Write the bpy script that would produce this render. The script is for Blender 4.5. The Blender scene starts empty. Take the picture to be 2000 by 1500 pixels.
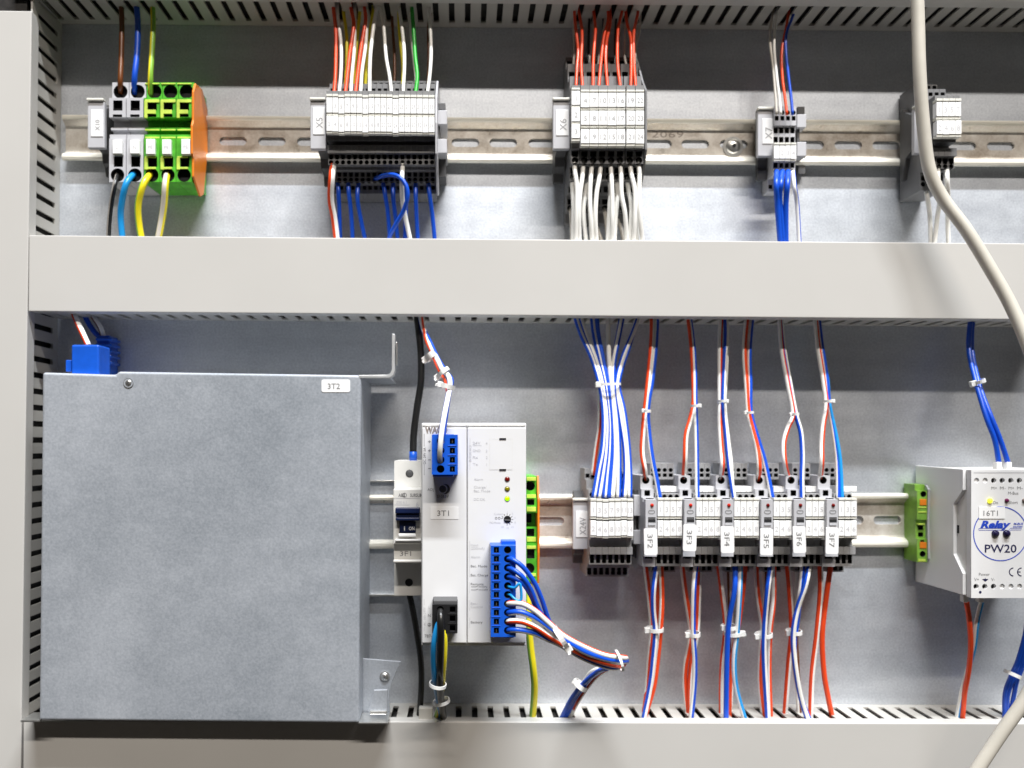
import bpy, bmesh, math, random
from mathutils import Vector
random.seed(7)
# ---------------------------------------------------------------- camera, light, exposure
S = bpy.context.scene
C = S.collection
D = 600.0          # mm, camera to mounting panel
F = 1608.0         # focal length in photo pixels (photo is 2000 wide)
CX, CY = 905.0, 870.0   # foot of the camera axis in photo pixels
MM = 0.001
cam_d = bpy.data.cameras.new('camera'); cam = bpy.data.objects.new('camera', cam_d); C.objects.link(cam)
S.camera = cam
cam.location = (0, -D*MM, 0); cam.rotation_euler = (math.radians(90), 0, 0)
cam_d.sensor_width = 36; cam_d.lens = 36*F/2000
cam_d.shift_x = (1000-CX)/2000; cam_d.shift_y = (CY-750)/2000
cam_d.clip_start = 0.01; cam_d.clip_end = 20
cam_d.dof.use_dof = True; cam_d.dof.focus_distance = 0.512; cam_d.dof.aperture_fstop = 4.8
W = bpy.data.worlds.new('World'); S.world = W; W.use_nodes = True
W.node_tree.nodes['Background'].inputs[0].default_value = (1.0, 0.88, 0.76, 1)
W.node_tree.nodes['Background'].inputs[1].default_value = 0.036
def area(name, elev, dist, power, lx, ly, x=0.0, col=(1,1,1)):
    l = bpy.data.lights.new(name, 'AREA'); l.shape = 'RECTANGLE'; l.size = lx; l.size_y = ly; l.energy = power
    o = bpy.data.objects.new(name, l); C.objects.link(o)
    e = math.radians(elev); p = Vector((x, -dist*math.cos(e), dist*math.sin(e))); o.location = p
    o.rotation_euler = (Vector((0, dist*math.cos(e), -dist*math.sin(e)))).to_track_quat('-Z', 'Y').to_euler()
    l.color = col
    return o
area('tube_light', 46, 5.0, 182, 3.0, 0.13, 0.8, (1.0, .92, .83))
area('tube_light', 66, 5.0, 492, 3.0, 0.14, 0.8, (.93, .965, 1.0))
S.view_settings.view_transform = 'Standard'; S.view_settings.look = 'None'
S.view_settings.exposure = 0.05; S.view_settings.gamma = 1.0; S.view_settings.use_curve_mapping = False

# ---------------------------------------------------------------- helpers
def P(px, py, d):                     # photo pixel at depth d (mm in front of the panel) -> point in mm
    k = (D-d)/F
    return Vector(((px-CX)*k, -d, -(py-CY)*k))
def k_(d): return (D-d)/F
def mat(name, col, rough=0.5, metal=0.0, noise=0.0, nscale=300, bump=0.0, spec=0.5, emit=0, coat=0, fleck=None, alpha=None):
    m = bpy.data.materials.new(name); m.use_nodes = True
    nt = m.node_tree; b = nt.nodes['Principled BSDF']
    b.inputs['Base Color'].default_value = (*col, 1); b.inputs['Roughness'].default_value = rough
    b.inputs['Metallic'].default_value = metal; b.inputs['Specular IOR Level'].default_value = spec
    if coat: b.inputs['Coat Weight'].default_value = coat
    if emit: b.inputs['Emission Color'].default_value = (*col, 1); b.inputs['Emission Strength'].default_value = emit
    if noise or bump:
        g = nt.nodes.new('ShaderNodeNewGeometry')
        n = nt.nodes.new('ShaderNodeTexNoise'); n.inputs['Scale'].default_value = nscale; n.inputs['Detail'].default_value = 4
        nt.links.new(g.outputs['Position'], n.inputs['Vector'])
        if noise:
            mr = nt.nodes.new('ShaderNodeMapRange'); mr.inputs['From Min'].default_value = .3; mr.inputs['From Max'].default_value = .7
            mr.inputs['To Min'].default_value = 1-noise; mr.inputs['To Max'].default_value = 1+noise
            nt.links.new(n.outputs['Fac'], mr.inputs['Value'])
            mx = nt.nodes.new('ShaderNodeVectorMath'); mx.operation = 'SCALE'; mx.inputs[0].default_value = col
            nt.links.new(mr.outputs[0], mx.inputs['Scale']); nt.links.new(mx.outputs[0], b.inputs['Base Color'])
        if bump:
            bp = nt.nodes.new('ShaderNodeBump'); bp.inputs['Strength'].default_value = bump; bp.inputs['Distance'].default_value = .0003
            nt.links.new(n.outputs['Fac'], bp.inputs['Height']); nt.links.new(bp.outputs[0], b.inputs['Normal'])
    return m
def zinc(name, c1, c2, rough, metal, warm=None, sx=1.0, pat=1.0, rn=.5, grain=1.3, band=.8, ascale=14, fine=None):
    """galvanised sheet: cloudy large patches, fine grain, streaks"""
    m = bpy.data.materials.new(name); m.use_nodes = True; nt = m.node_tree; b = nt.nodes['Principled BSDF']
    g = nt.nodes.new('ShaderNodeNewGeometry'); L = nt.links.new
    def noise(scale, sc=(1,1,1), det=5, dist=0):
        mp = nt.nodes.new('ShaderNodeMapping'); mp.inputs['Scale'].default_value = sc; L(g.outputs['Position'], mp.inputs['Vector'])
        n = nt.nodes.new('ShaderNodeTexNoise'); n.inputs['Scale'].default_value = scale; n.inputs['Detail'].default_value = det
        n.inputs['Distortion'].default_value = dist
        L(mp.outputs[0], n.inputs['Vector']); return n.outputs['Fac']
    def ma(op, a, b_, c=None):
        n = nt.nodes.new('ShaderNodeMath'); n.operation = op
        for i, v in enumerate((a, b_, c)):
            if v is None: continue
            if isinstance(v, (int, float)): n.inputs[i].default_value = v
            else: L(v, n.inputs[i])
        return n.outputs[0]
    a = noise(ascale, (1,1,1), 3, .6); c = noise(700, (1,1,1), 2); d = noise(30, (sx*.35,1,2.5), 5, .3); e = noise(90, (1,1,1), 3, .4)
    f = ma('MULTIPLY_ADD', ma('SUBTRACT', a, .5), pat, .5)
    f = ma('MULTIPLY_ADD', ma('SUBTRACT', c, .5), grain, f)
    f = ma('MULTIPLY_ADD', ma('SUBTRACT', d, .5), band, f)
    f = ma('MULTIPLY_ADD', ma('SUBTRACT', e, .5), (.8*min(1,pat) if fine is None else fine), f)
    r = nt.nodes.new('ShaderNodeValToRGB'); L(f, r.inputs[0])
    r.color_ramp.elements[0].position = .1; r.color_ramp.elements[0].color = (*c1, 1)
    r.color_ramp.elements[1].position = .9; r.color_ramp.elements[1].color = (*c2, 1)
    if warm:
        el = r.color_ramp.elements.new(.5); el.color = (*warm, 1)
    L(r.outputs[0], b.inputs['Base Color'])
    b.inputs['Metallic'].default_value = metal
    L(ma('MULTIPLY_ADD', ma('SUBTRACT', e, .5), rn, rough), b.inputs['Roughness'])
    bp = nt.nodes.new('ShaderNodeBump'); bp.inputs['Strength'].default_value = .15; bp.inputs['Distance'].default_value = .0003
    L(c, bp.inputs['Height']); L(bp.outputs[0], b.inputs['Normal'])
    return m
M = {}
M['panel'] = zinc('galvanised_panel', (.54,.575,.635), (.78,.82,.875), .50, .70, pat=.5, rn=.10, grain=1.2, band=.9)  # band streaks: zinc mottle plus soft reflections painted into the colour
M['box'] = zinc('galvanised_box', (.30,.33,.37), (.53,.56,.61), .55, .35, sx=2.5, pat=1.25, rn=.10, grain=.8, band=.35, ascale=9, fine=.25)
M['rail'] = zinc('passivated_rail', (.40,.33,.26), (.80,.77,.72), .36, .35, warm=(.64,.59,.53), grain=.5)
M['bracket'] = mat('bracket_steel', (.66,.67,.67), .35, .45, .1, 200)
M['fill'] = mat('dark_fill', (.015,.013,.012), .6, 0, .6, 250, .5)  # near-black, puts the shade inside the ducts into the colour
M['steel'] = mat('bright_steel', (.72,.72,.70), .3, .9, .08, 400)
M['duct'] = mat('duct_plastic', (.48,.465,.43), .42, 0, .02, 60, .05)
M['cover'] = mat('cover_plastic', (.57,.556,.53), .42, 0, .035, 9, .06)
M['grey2'] = mat('warm_grey_plastic', (.33,.33,.335), .45, 0, .05, 200)
M['green2'] = mat('dull_green_plastic', (.20,.40,.05), .4, 0, .25, 120)
M['flange'] = mat('rail_flange_bright', (.93,.90,.80), .28, .25, .05, 60)  # paler than the rail web: flange glare is put into the colour
M['grey'] = mat('grey_plastic', (.19,.19,.195), .45, 0, .05, 200)
M['dgrey'] = mat('mid_grey_plastic', (.085,.085,.088), .5, 0, .06, 200)
M['lgrey'] = mat('light_grey_plastic', (.52,.52,.545), .45, 0, .03, 200)
M['white'] = mat('white_marker', (.93,.93,.92), .5, 0, .015, 150)
M['cream'] = mat('cream_edge', (.76,.75,.68), .5)
M['psu'] = mat('white_housing', (.775,.775,.78), .42, 0, .015, 80)
M['offwhite'] = mat('off_white_housing', (.74,.73,.70), .45, 0, .02, 80)
M['sticker'] = mat('sticker_white', (.90,.90,.90), .4)
M['black'] = mat('black_plastic', (.012,.012,.013), .4, 0, .2, 300)
M['void'] = mat('hole_shade', (.012,.012,.014), .8)  # near-black stands in for the shade inside holes and slots
M['blueplug'] = mat('blue_connector', (.008,.10,.60), .35, 0, .08, 200)
M['navy'] = mat('navy_toggle', (.006,.014,.06), .35)
M['green'] = mat('green_plastic', (.08,.42,.025), .4, 0, .3, 140)
M['lime'] = mat('yellow_green_plastic', (.58,.74,.11), .35, 0, .2, 140)
M['orange'] = mat('orange_plastic', (.80,.22,.012), .4, 0, .05, 120)
M['tie'] = mat('nylon_tie', (.80,.80,.78), .35, 0, .03, 200)
M['clear'] = mat('clear_ferrule', (.62,.60,.58), .3)
M['cable'] = mat('grey_cable', (.62,.585,.51), .38, 0, .04, 120)
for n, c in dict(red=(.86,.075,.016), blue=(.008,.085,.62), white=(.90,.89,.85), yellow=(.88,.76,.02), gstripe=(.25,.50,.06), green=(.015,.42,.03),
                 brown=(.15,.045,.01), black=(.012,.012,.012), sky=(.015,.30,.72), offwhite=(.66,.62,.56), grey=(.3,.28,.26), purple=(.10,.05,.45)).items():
    M['w_'+n] = mat('insulation_'+n, c, .32, 0, .04, 150, spec=.5)
M['ink'] = mat('ink_grey', (.20,.20,.205), .6)
M['inklight'] = mat('ink_light', (.56,.56,.58), .6)
M['inkmid'] = mat('ink_mid', (.36,.36,.37), .6)
M['inkdark'] = mat('ink_dark', (.04,.04,.05), .6)
M['inkblue'] = mat('ink_blue', (.015,.06,.50), .5)
M['inknavy'] = mat('ink_navy', (.01,.012,.07), .5)
M['inkbrown'] = mat('ink_brown', (.30,.255,.22), .5)
M['led_red'] = mat('led_dark_red', (.16,.006,.004), .15)
M['led_red2'] = mat('led_red', (.50,.02,.008), .12)
M['led_olive'] = mat('led_olive', (.22,.19,.005), .15)
M['led_green'] = mat('led_lit_green', (.38,1.0,.0), .2, emit=.9)
M['led_yellow'] = mat('led_lit_yellow', (1.0,.93,.05), .2, emit=1.0)
M['led_violet'] = mat('led_violet', (.14,.01,.07), .12)
M['led_navy'] = mat('led_navy', (.015,.012,.05), .1)
M['led_grey'] = mat('led_grey', (.22,.17,.15), .2)

class MB:
    def __init__(s): s.v = []; s.f = []; s.m = []; s.mats = []; s.smooth = set()
    def mi(s, m):
        if m not in s.mats: s.mats.append(m)
        return s.mats.index(m)
    def poly(s, pts, m, smooth=False):
        i = len(s.v); s.v += [Vector(p) for p in pts]; s.f.append(list(range(i, i+len(pts)))); s.m.append(s.mi(m))
        if smooth: s.smooth.add(len(s.f)-1)
    def box6(s, x0, x1, y0, y1, z0, z1, m):
        i = len(s.v)
        s.v += [Vector((x, y, z)) for x in (x0, x1) for y in (y0, y1) for z in (z0, z1)]
        for q in ((0,1,3,2),(4,6,7,5),(0,4,5,1),(2,3,7,6),(0,2,6,4),(1,5,7,3)):
            s.f.append([i+a for a in q]); s.m.append(s.mi(m))
    def box(s, px0, py0, px1, py1, df, db, m):     # front face given in photo pixels at depth df, straight back to db
        a = P(px0, py0, df); b = P(px1, py1, df)
        s.box6(min(a.x,b.x), max(a.x,b.x), -df, -db, min(a.z,b.z), max(a.z,b.z), m); return s
    def prism(s, pts, y0, y1, m, caps=True):        # polygon (x,z) mm, y0 front, y1 back
        n = len(pts); i = len(s.v)
        s.v += [Vector((x, y0, z)) for x, z in pts] + [Vector((x, y1, z)) for x, z in pts]
        k = s.mi(m)
        for a in range(n):
            b = (a+1) % n; s.f.append([i+a, i+b, i+n+b, i+n+a]); s.m.append(k)
        if caps:
            s.f.append([i+a for a in range(n)]); s.m.append(k)
            s.f.append([i+n+a for a in reversed(range(n))]); s.m.append(k)
    def xprism(s, pts, x0, x1, m):                  # polygon (y,z) extruded along x
        n = len(pts); i = len(s.v)
        s.v += [Vector((x0, y, z)) for y, z in pts] + [Vector((x1, y, z)) for y, z in pts]; k = s.mi(m)
        for a in range(n):
            b = (a+1) % n; s.f.append([i+a, i+b, i+n+b, i+n+a]); s.m.append(k)
        s.f.append([i+a for a in range(n)]); s.m.append(k); s.f.append([i+n+a for a in reversed(range(n))]); s.m.append(k)
    def disc(s, c, r, y0, y1, m, n=20, dome=0.0):   # cylinder facing the viewer, c=(x,z) mm
        pts = [(c[0]+r*math.cos(t*2*math.pi/n), c[1]+r*math.sin(t*2*math.pi/n)) for t in range(n)]
        if not dome: s.prism(pts, y0, y1, m); return
        rings = [(1,0),(.85,.45),(.55,.8),(.2,.97)]; prev = None
        for (rr, h) in [(1, None)]+rings:
            y = y1 if h is None else y0-dome*h
            cur = [(c[0]+r*rr*math.cos(t*2*math.pi/n), y, c[1]+r*rr*math.sin(t*2*math.pi/n)) for t in range(n)]
            if prev:
                for t in range(n): s.poly([prev[t], prev[(t+1)%n], cur[(t+1)%n], cur[t]], m, True)
            prev = cur
        s.poly(prev, m, True)
    def ring(s, c, r, w, y, m, a0=0, a1=360, n=48):
        for t in range(n):
            t0 = math.radians(a0+(a1-a0)*t/n); t1 = math.radians(a0+(a1-a0)*(t+1)/n)
            s.poly([(c[0]+q*math.cos(tt), y, c[1]+q*math.sin(tt)) for q, tt in ((r,t0),(r,t1),(r-w,t1),(r-w,t0))], m)
    def plate(s, mp, u0, u1, v0, v1, holes, depth, m, mh, through=False, dwall=False):
        """flat plate with recessed or through holes; mp(u,v,w) maps to mm; hole=(cu,cv,hu,hv,corner radius)"""
        us = sorted(set([u0,u1]+[q for h in holes for q in (h[0]-h[2], h[0]+h[2])]))
        vs = sorted(set([v0,v1]+[q for h in holes for q in (h[1]-h[3], h[1]+h[3])]))
        def inhole(u, v):
            for h in holes:
                if abs(u-h[0]) < h[2] and abs(v-h[1]) < h[3]: return True
        for a, b in zip(us, us[1:]):
            if b-a < 1e-5: continue
            run = None
            for c, d in zip(vs, vs[1:]):
                if d-c < 1e-5: continue
                if inhole((a+b)/2, (c+d)/2):
                    if run is not None: s.poly([mp(a,run,0), mp(b,run,0), mp(b,c,0), mp(a,c,0)], m); run = None
                elif run is None: run = c
            if run is not None: s.poly([mp(a,run,0), mp(b,run,0), mp(b,v1,0), mp(a,v1,0)], m)
        for (cu, cv, hu, hv, r) in holes:
            r = min(r, hu, hv)
            if r <= 0:
                inner = [(cu-hu,cv-hv),(cu+hu,cv-hv),(cu+hu,cv+hv),(cu-hu,cv+hv)]
            else:
                inner = []
                for q, (sx, sy) in enumerate(((1,1),(-1,1),(-1,-1),(1,-1))):
                    for t in range(6):
                        an = math.radians(q*90+t*18)
                        inner.append((cu+sx*(hu-r)+r*math.cos(an), cv+sy*(hv-r)+r*math.sin(an)))
                    corner = (cu+sx*hu, cv+sy*hv); seg = inner[-6:]
                    for t in range(5): s.poly([mp(*corner,0), mp(*seg[t],0), mp(*seg[t+1],0)], m)
            n = len(inner)
            for t in range(n):
                p, q = inner[t], inner[(t+1) % n]
                s.poly([mp(*p,0), mp(*q,0), mp(*q,depth), mp(*p,depth)], m if (through or dwall) else mh)  # blind holes get the dark shade colour on their walls too
            if not through: s.poly([mp(*p,depth) for p in inner], mh)
    def tube(s, pts, r, m, stripe=None, frac=.4, phase=0.0, twist=0.0, n=12, caps=True, step=2.5):
        """smooth tube through mm points"""
        pts = [Vector(p) for p in pts]
        pp = [pts[0]*2-pts[1]] + pts + [pts[-1]*2-pts[-2]]; path = []
        for i in range(1, len(pp)-2):
            a, b, c, d = pp[i-1:i+3]; k = max(2, int((c-b).length/step))
            for j in range(k):
                t = j/k
                path.append(.5*((2*b)+(-a+c)*t+(2*a-5*b+4*c-d)*t*t+(-a+3*b-3*c+d)*t**3))
        path.append(pts[-1])
        up = Vector((0, -1, 0)); base = len(s.v); L = 0
        mi0 = s.mi(m); mi1 = s.mi(stripe) if stripe else mi0
        for i, p in enumerate(path):
            t = (path[min(i+1, len(path)-1)]-path[max(i-1, 0)]).normalized()
            if i: L += (p-path[i-1]).length
            if abs(t.y) < .85: up = Vector((0, -1, 0))
            u = up - t*up.dot(t)
            if u.length < 1e-3: u = Vector((1,0,0)) - t*t.x
            u.normalize(); up = u; v = t.cross(u)
            for q in range(n):
                an = 2*math.pi*q/n + twist*L
                s.v.append(p+u*(math.cos(an+phase)*r)+v*(math.sin(an+phase)*r))
        for i in range(len(path)-1):
            for q in range(n):
                a = base+i*n+q; b = base+i*n+(q+1) % n
                s.f.append([a, b, b+n, a+n]); s.smooth.add(len(s.f)-1)
                s.m.append(mi1 if (stripe and q < frac*n) else mi0)
        if caps:
            s.f.append([base+q for q in range(n)]); s.m.append(mi0)
            e = base+(len(path)-1)*n; s.f.append([e+q for q in reversed(range(n))]); s.m.append(mi0)
    def text(s, txt, px, py, d, h, m, rot=0, w=None, bold=0, shear=0, align='C'):
        """lettering lying on a surface facing the viewer: centre (or left) at photo pixel, cap height h px"""
        vs, fs, (x0, x1) = glyphs(txt, bold, shear)
        if not vs: return
        if len(txt) == 1: w = None
        o = P(px, py, d+.12); k = k_(d); sc = h*k/.72; sx = sc if w is None else w*k/max(1e-6, x1-x0)
        ox = (x0+x1)/2 if align == 'C' else x0
        ca, sa = math.cos(math.radians(rot)), math.sin(math.radians(rot)); i = len(s.v); mi = s.mi(m)
        for (x, y) in vs:
            a = (x-ox)*sx; b = (y-.36)*sc
            s.v.append(Vector((o.x+a*ca-b*sa, o.y, o.z+a*sa+b*ca)))
        for f in fs: s.f.append([i+q for q in f]); s.m.append(mi)
    def line(s, x0, y0, x1, y1, d, wpx, m):
        a = P(x0,y0,d+.12); b = P(x1,y1,d+.12); t = (b-a).normalized(); n = Vector((-t.z,0,t.x))*(wpx*k_(d)/2)
        s.poly([a-n, b-n, b+n, a+n], m)
    def build(s, name, parent=None, label=None, cat=None, group=None, kind=None, bevel=0, segs=2, weld=False):
        me = bpy.data.meshes.new(name)
        if parent is not None:
            r = parent
            while r.parent: r = r.parent
            org = Vector(r.location)/MM
        else:
            org = sum((Vector(v) for v in s.v), Vector())/max(1, len(s.v))
            org.z = min(v.z for v in s.v)
        me.from_pydata([tuple((v-org)*MM) for v in s.v], [], s.f)
        for m in s.mats: me.materials.append(m)
        me.polygons.foreach_set('material_index', s.m)
        me.polygons.foreach_set('use_smooth', [i in s.smooth for i in range(len(s.f))])
        bm = bmesh.new(); bm.from_mesh(me)
        if weld or bevel: bmesh.ops.remove_doubles(bm, verts=bm.verts, dist=1e-6)
        bmesh.ops.recalc_face_normals(bm, faces=bm.faces); bm.to_mesh(me); bm.free()
        o = bpy.data.objects.new(name, me); C.objects.link(o)
        if parent is not None: o.parent = parent
        else: o.location = org*MM
        if bevel:
            b = o.modifiers.new('bevel', 'BEVEL'); b.width = bevel*MM; b.segments = segs; b.limit_method = 'ANGLE'; b.angle_limit = math.radians(40)
            b.harden_normals = False
        tag(o, label, cat, group, kind); return o
def tag(o, label=None, cat=None, group=None, kind=None):
    if label: o['label'] = label
    if cat: o['category'] = cat
    if group: o['group'] = group
    if kind: o['kind'] = kind
def thing(name, label, cat, loc, group=None):
    o = bpy.data.objects.new(name, None); C.objects.link(o); o.location = Vector(loc)*MM; o.empty_display_size = .01
    tag(o, label, cat, group); return o
_g = {}
def glyphs(txt, bold=0, shear=0):
    key = (txt, bold, shear)
    if key in _g: return _g[key]
    cu = bpy.data.curves.new('lettering', 'FONT'); cu.body = txt; cu.size = 1; cu.resolution_u = 2; cu.offset = bold; cu.shear = shear
    ob = bpy.data.objects.new('lettering', cu); C.objects.link(ob)
    dg = bpy.context.evaluated_depsgraph_get(); dg.update()
    me = bpy.data.meshes.new_from_object(ob.evaluated_get(dg))
    vs = [(v.co.x, v.co.y) for v in me.vertices]; fs = [list(p.vertices) for p in me.polygons]
    bpy.data.objects.remove(ob); bpy.data.curves.remove(cu); bpy.data.meshes.remove(me)
    xs = [v[0] for v in vs] or [0, 1]
    _g[key] = (vs, fs, (min(xs), max(xs))); return _g[key]
ORD = ['first','second','third','fourth','fifth','sixth','seventh','eighth','ninth','tenth','eleventh','twelfth','thirteenth','fourteenth','fifteenth','sixteenth','seventeenth','eighteenth']

# ---------------------------------------------------------------- the setting
b = MB(); a0 = P(-500,-500,0); a1 = P(2600,2100,0)
b.box6(a0.x, a1.x, 0, 2, a1.z, a0.z, M['panel']); b.build('mounting_panel', kind='structure')

def duct(name, label, p0, p1, width, sides, slot0, cover_from=0.0, cov_trim=0.0, pitch=11.25, group='slotted wiring ducts framing the panel', wdep=45.5, marks=()):
    """duct whose edge nearest the view runs p0->p1 (mm, x/z); width to the left-hand normal side"""
    p0 = Vector(p0); p1 = Vector(p1); t = (p1-p0); L = t.length; t.normalize(); n = Vector((0,1,0)).cross(t)*-1
    def mp(u, v, w): return p0+t*u+n*v+Vector((0,-1,0))*w
    root = thing(name, label, 'cable duct', (p0.x, 0, p0.z), group)
    # base
    b = MB()
    def bx(u0,u1,v0,v1,w0,w1,m):
        i = len(b.v); b.v += [mp(u,v,w) for u in (u0,u1) for v in (v0,v1) for w in (w0,w1)]
        for q in ((0,1,3,2),(4,6,7,5),(0,4,5,1),(2,3,7,6),(0,2,6,4),(1,5,7,3)): b.f.append([i+a for a in q]); b.m.append(b.mi(m))
    bx(0,L,0,width,.3,1.8,M['duct']); b.build('duct_base', root)
    b = MB(); bx(8,L-3,4.5,width-4.5,2,40,M['fill']); b.build('dark_fill', root)  # solid dark block added so the duct slots read as shaded
    for sd in (0, 1):
        b = MB(); v = 0 if sd == 0 else width-1.3
        holes = []; u = slot0
        while u < L-6:
            if u > 5: holes.append((u, 20.2, 2.0, 13.4, .4))
            u += pitch
        for vv in (v, v+1.3):
            b.plate(lambda a, c, w, vv=vv: mp(a, vv+w*(1 if vv == v else -1), c), 0, L, 1.8, 41, holes, .65, M['duct'], M['duct'], through=True)
        bx(0,L,v,v+1.3,41,41.01,M['duct'])
        b.build('slotted_wall', root)
    b = MB(); e = 1.6; T = wdep
    prof = [(-e,35.5),(-e,T),(width+e,T),(width+e,35.5),(width+.2,35.5),(width+.2,T-1.6),(-.2,T-1.6),(-.2,35.5)]
    c0, c1 = cover_from, L-cov_trim; i = len(b.v); nn = len(prof)
    b.v += [mp(c0,v,w) for v, w in prof]+[mp(c1,v,w) for v, w in prof]; k = b.mi(M['cover'])
    for a in range(nn):
        c = (a+1) % nn; b.f.append([i+a,i+c,i+nn+c,i+nn+a]); b.m.append(k)
    b.f.append([i+a for a in range(nn)]); b.m.append(k); b.f.append([i+nn+a for a in reversed(range(nn))]); b.m.append(k)
    b.build('duct_cover', root, bevel=.9, segs=3)
    return root
def wallz(px, py, d): q = P(px, py, d); return q
# middle duct : lower cover edge py 609 -> 624 (d 45)
q0 = P(56, 608.5, 45); q1 = P(2120, 625.5, 45); hw = (608.5-459.5)*k_(45)-3.2
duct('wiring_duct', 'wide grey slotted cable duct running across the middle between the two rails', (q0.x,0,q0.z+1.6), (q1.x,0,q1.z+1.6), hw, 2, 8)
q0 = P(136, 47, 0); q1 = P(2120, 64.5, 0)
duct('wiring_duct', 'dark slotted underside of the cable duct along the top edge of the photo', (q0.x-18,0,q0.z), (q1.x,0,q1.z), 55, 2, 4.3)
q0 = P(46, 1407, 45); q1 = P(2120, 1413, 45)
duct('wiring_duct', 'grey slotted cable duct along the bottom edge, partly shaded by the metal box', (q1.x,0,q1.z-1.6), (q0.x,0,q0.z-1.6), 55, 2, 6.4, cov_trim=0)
q0 = P(64, -80, 45); q1 = P(39, 1650, 45); r0 = P(64, 22, 45)
duct('wiring_duct', 'upright grey slotted cable duct down the left edge of the photo', (q1.x-1.6,0,q1.z), (q0.x-1.6,0,q0.z), 55, 2, 3, cov_trim=(q0.z-r0.z))

b = MB(); b.box(-60,-80,58,19,16,12,M['cover']); b.build('junction_cover', label='recessed pale cover piece in the extreme top left corner above the upright duct', cat='duct cover', bevel=.5)
# ---------------------------------------------------------------- rails
def rail(label, xa, xb, ytopL, ytopR, ybotL, ybotR, slots, slot_y, screws=(), stamp=None):
    """top-hat rail: flanges 7.5 mm off the panel, slotted web 1.6 mm off it"""
    b = MB(); a = P(xa, ytopL, 7.5); c = P(xb, ytopR, 7.5); e = P(xa, ybotL, 7.5); g = P(xb, ybotR, 7.5)
    t = (c-a).normalized(); L = (c-a).length; H = (a.z-e.z)
    def mp(u, v, w): return Vector((a.x, 0, a.z))+Vector((t.x,0,t.z))*u-Vector((0,0,1))*v+Vector((0,-1,0))*w
    prof = [(0,5.6),(.7,7.2),(1.8,7.8),(3.2,7.6),(3.9,6.8),(7.0,2.4),(8.2,1.9),(H-8.2,1.9),(H-6.8,2.4),(H-4.8,6.8),(H-4.0,7.5),(H-2.2,7.8),(H-.7,7.3),(H,6)]
    for (v0,w0),(v1,w1) in zip(prof, prof[1:]):
        if (v0, w0) == (8.2, 1.9): continue
        b.poly([mp(0,v0,w0),mp(L,v0,w0),mp(L,v1,w1),mp(0,v1,w1)], M['flange'] if min(w0,w1) > 4.9 or v0 > H-7 else M['rail'])  # upward-facing lower slope takes the brightened tone as well
    hs = []
    for px in slots:
        q = P(px, slot_y, 1.9); u = (q.x-a.x)/t.x; hs.append((u, H/2+.3, 10.0, 3.15, 3.15))
    b.plate(lambda u, v, w: mp(u, v, 1.9-w), 0, L, 8.2, H-8.2, hs, 1.6, M['rail'], M['rail'], through=True)
    if stamp:
        b.text(stamp[0], stamp[1], stamp[2], 1.9, 13, M['inkbrown'], w=62)
    o = b.build('din_rail', label=label, cat='mounting rail', group='metal mounting rails', weld=True)
    for (px, py) in screws:
        s = MB(); q = P(px, py, 4); c2 = (q.x, q.z)
        s.disc(c2, 7.3, -1.9, -2.9, M['steel'], 28)
        s.disc(c2, 5.4, -2.9, -3, M['steel'], 28, dome=2.2)
        s.disc(c2, 1.5, -5.3, -5.0, M['void'], 6)
        tag(s.build('rail_screw', parent=None, label='round headed screw fixing the upper rail beside its stamped number', cat='screw'))
rail('upper metal mounting rail with a row of oval slots', 121, 2120, 222, 235, 312, 328, [455, 531, 607, 683, 757, 833, 909, 983, 1059, 1134, 1210, 1285, 1358, 1433, 1508, 1583, 1657, 1731, 1805, 1880, 1955, 2030],
     282, screws=[(1433, 285)], stamp=('2069', 1304, 262))
rail('lower metal mounting rail beside and below the white power supply', 640, 1900, 967, 963, 1073, 1068, [700, 770, 845, 920, 1000, 1075, 1150, 1225, 1300, 1375, 1450, 1525, 1600, 1660, 1733, 1800], 1020)

# ---------------------------------------------------------------- clip-on terminal blocks
TB = {}
def stepped(b, X0, X1, steps, m, mh):
    """body profile stepped in depth; steps=[(pyTop, pyBot, d, holes)] from top; hole=(rel x, py, half w mm, half h mm, r)"""
    zs = []
    for (t, bo, d, h) in steps: zs.append((P(0,t,d).z, P(0,bo,d).z, d, h))
    n = len(zs); bounds = [zs[0][0]]
    for i in range(n-1): bounds.append((zs[i][1]+zs[i+1][0])/2)
    bounds.append(zs[-1][1])
    prof = []
    for i in range(n):
        d = zs[i][2]
        prof.append((-d, bounds[i])); prof.append((-d, bounds[i+1]))
        hs = []
        for (rx, py, hw, hh, r) in zs[i][3]:
            z = P(0, py, d).z; hs.append((X0+(X1-X0)*rx, z, hw, hh, r))
        b.plate(lambda u, v, w, d=d: Vector((u, -d+w, v)), X0, X1, bounds[i+1], bounds[i], hs, 4.0, m, mh)
        if i < n-1:
            z = bounds[i+1]; d2 = zs[i+1][2]
            b.poly([(X0,-d,z),(X1,-d,z),(X1,-d2,z),(X0,-d2,z)], m)
    zt, zb = bounds[0], bounds[-1]
    for X in (X0, X1):
        b.poly([(X,y,z) for y, z in prof]+[(X,-1.5,zb),(X,-1.5,zt)], m)
    b.poly([(X0,prof[0][0],zt),(X1,prof[0][0],zt),(X1,-1.5,zt),(X0,-1.5,zt)], m)
    b.poly([(X0,prof[-1][0],zb),(X1,prof[-1][0],zb),(X1,-1.5,zb),(X0,-1.5,zb)], m)
    b.poly([(X0,-1.5,zt),(X1,-1.5,zt),(X1,-1.5,zb),(X0,-1.5,zb)], m)
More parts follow.
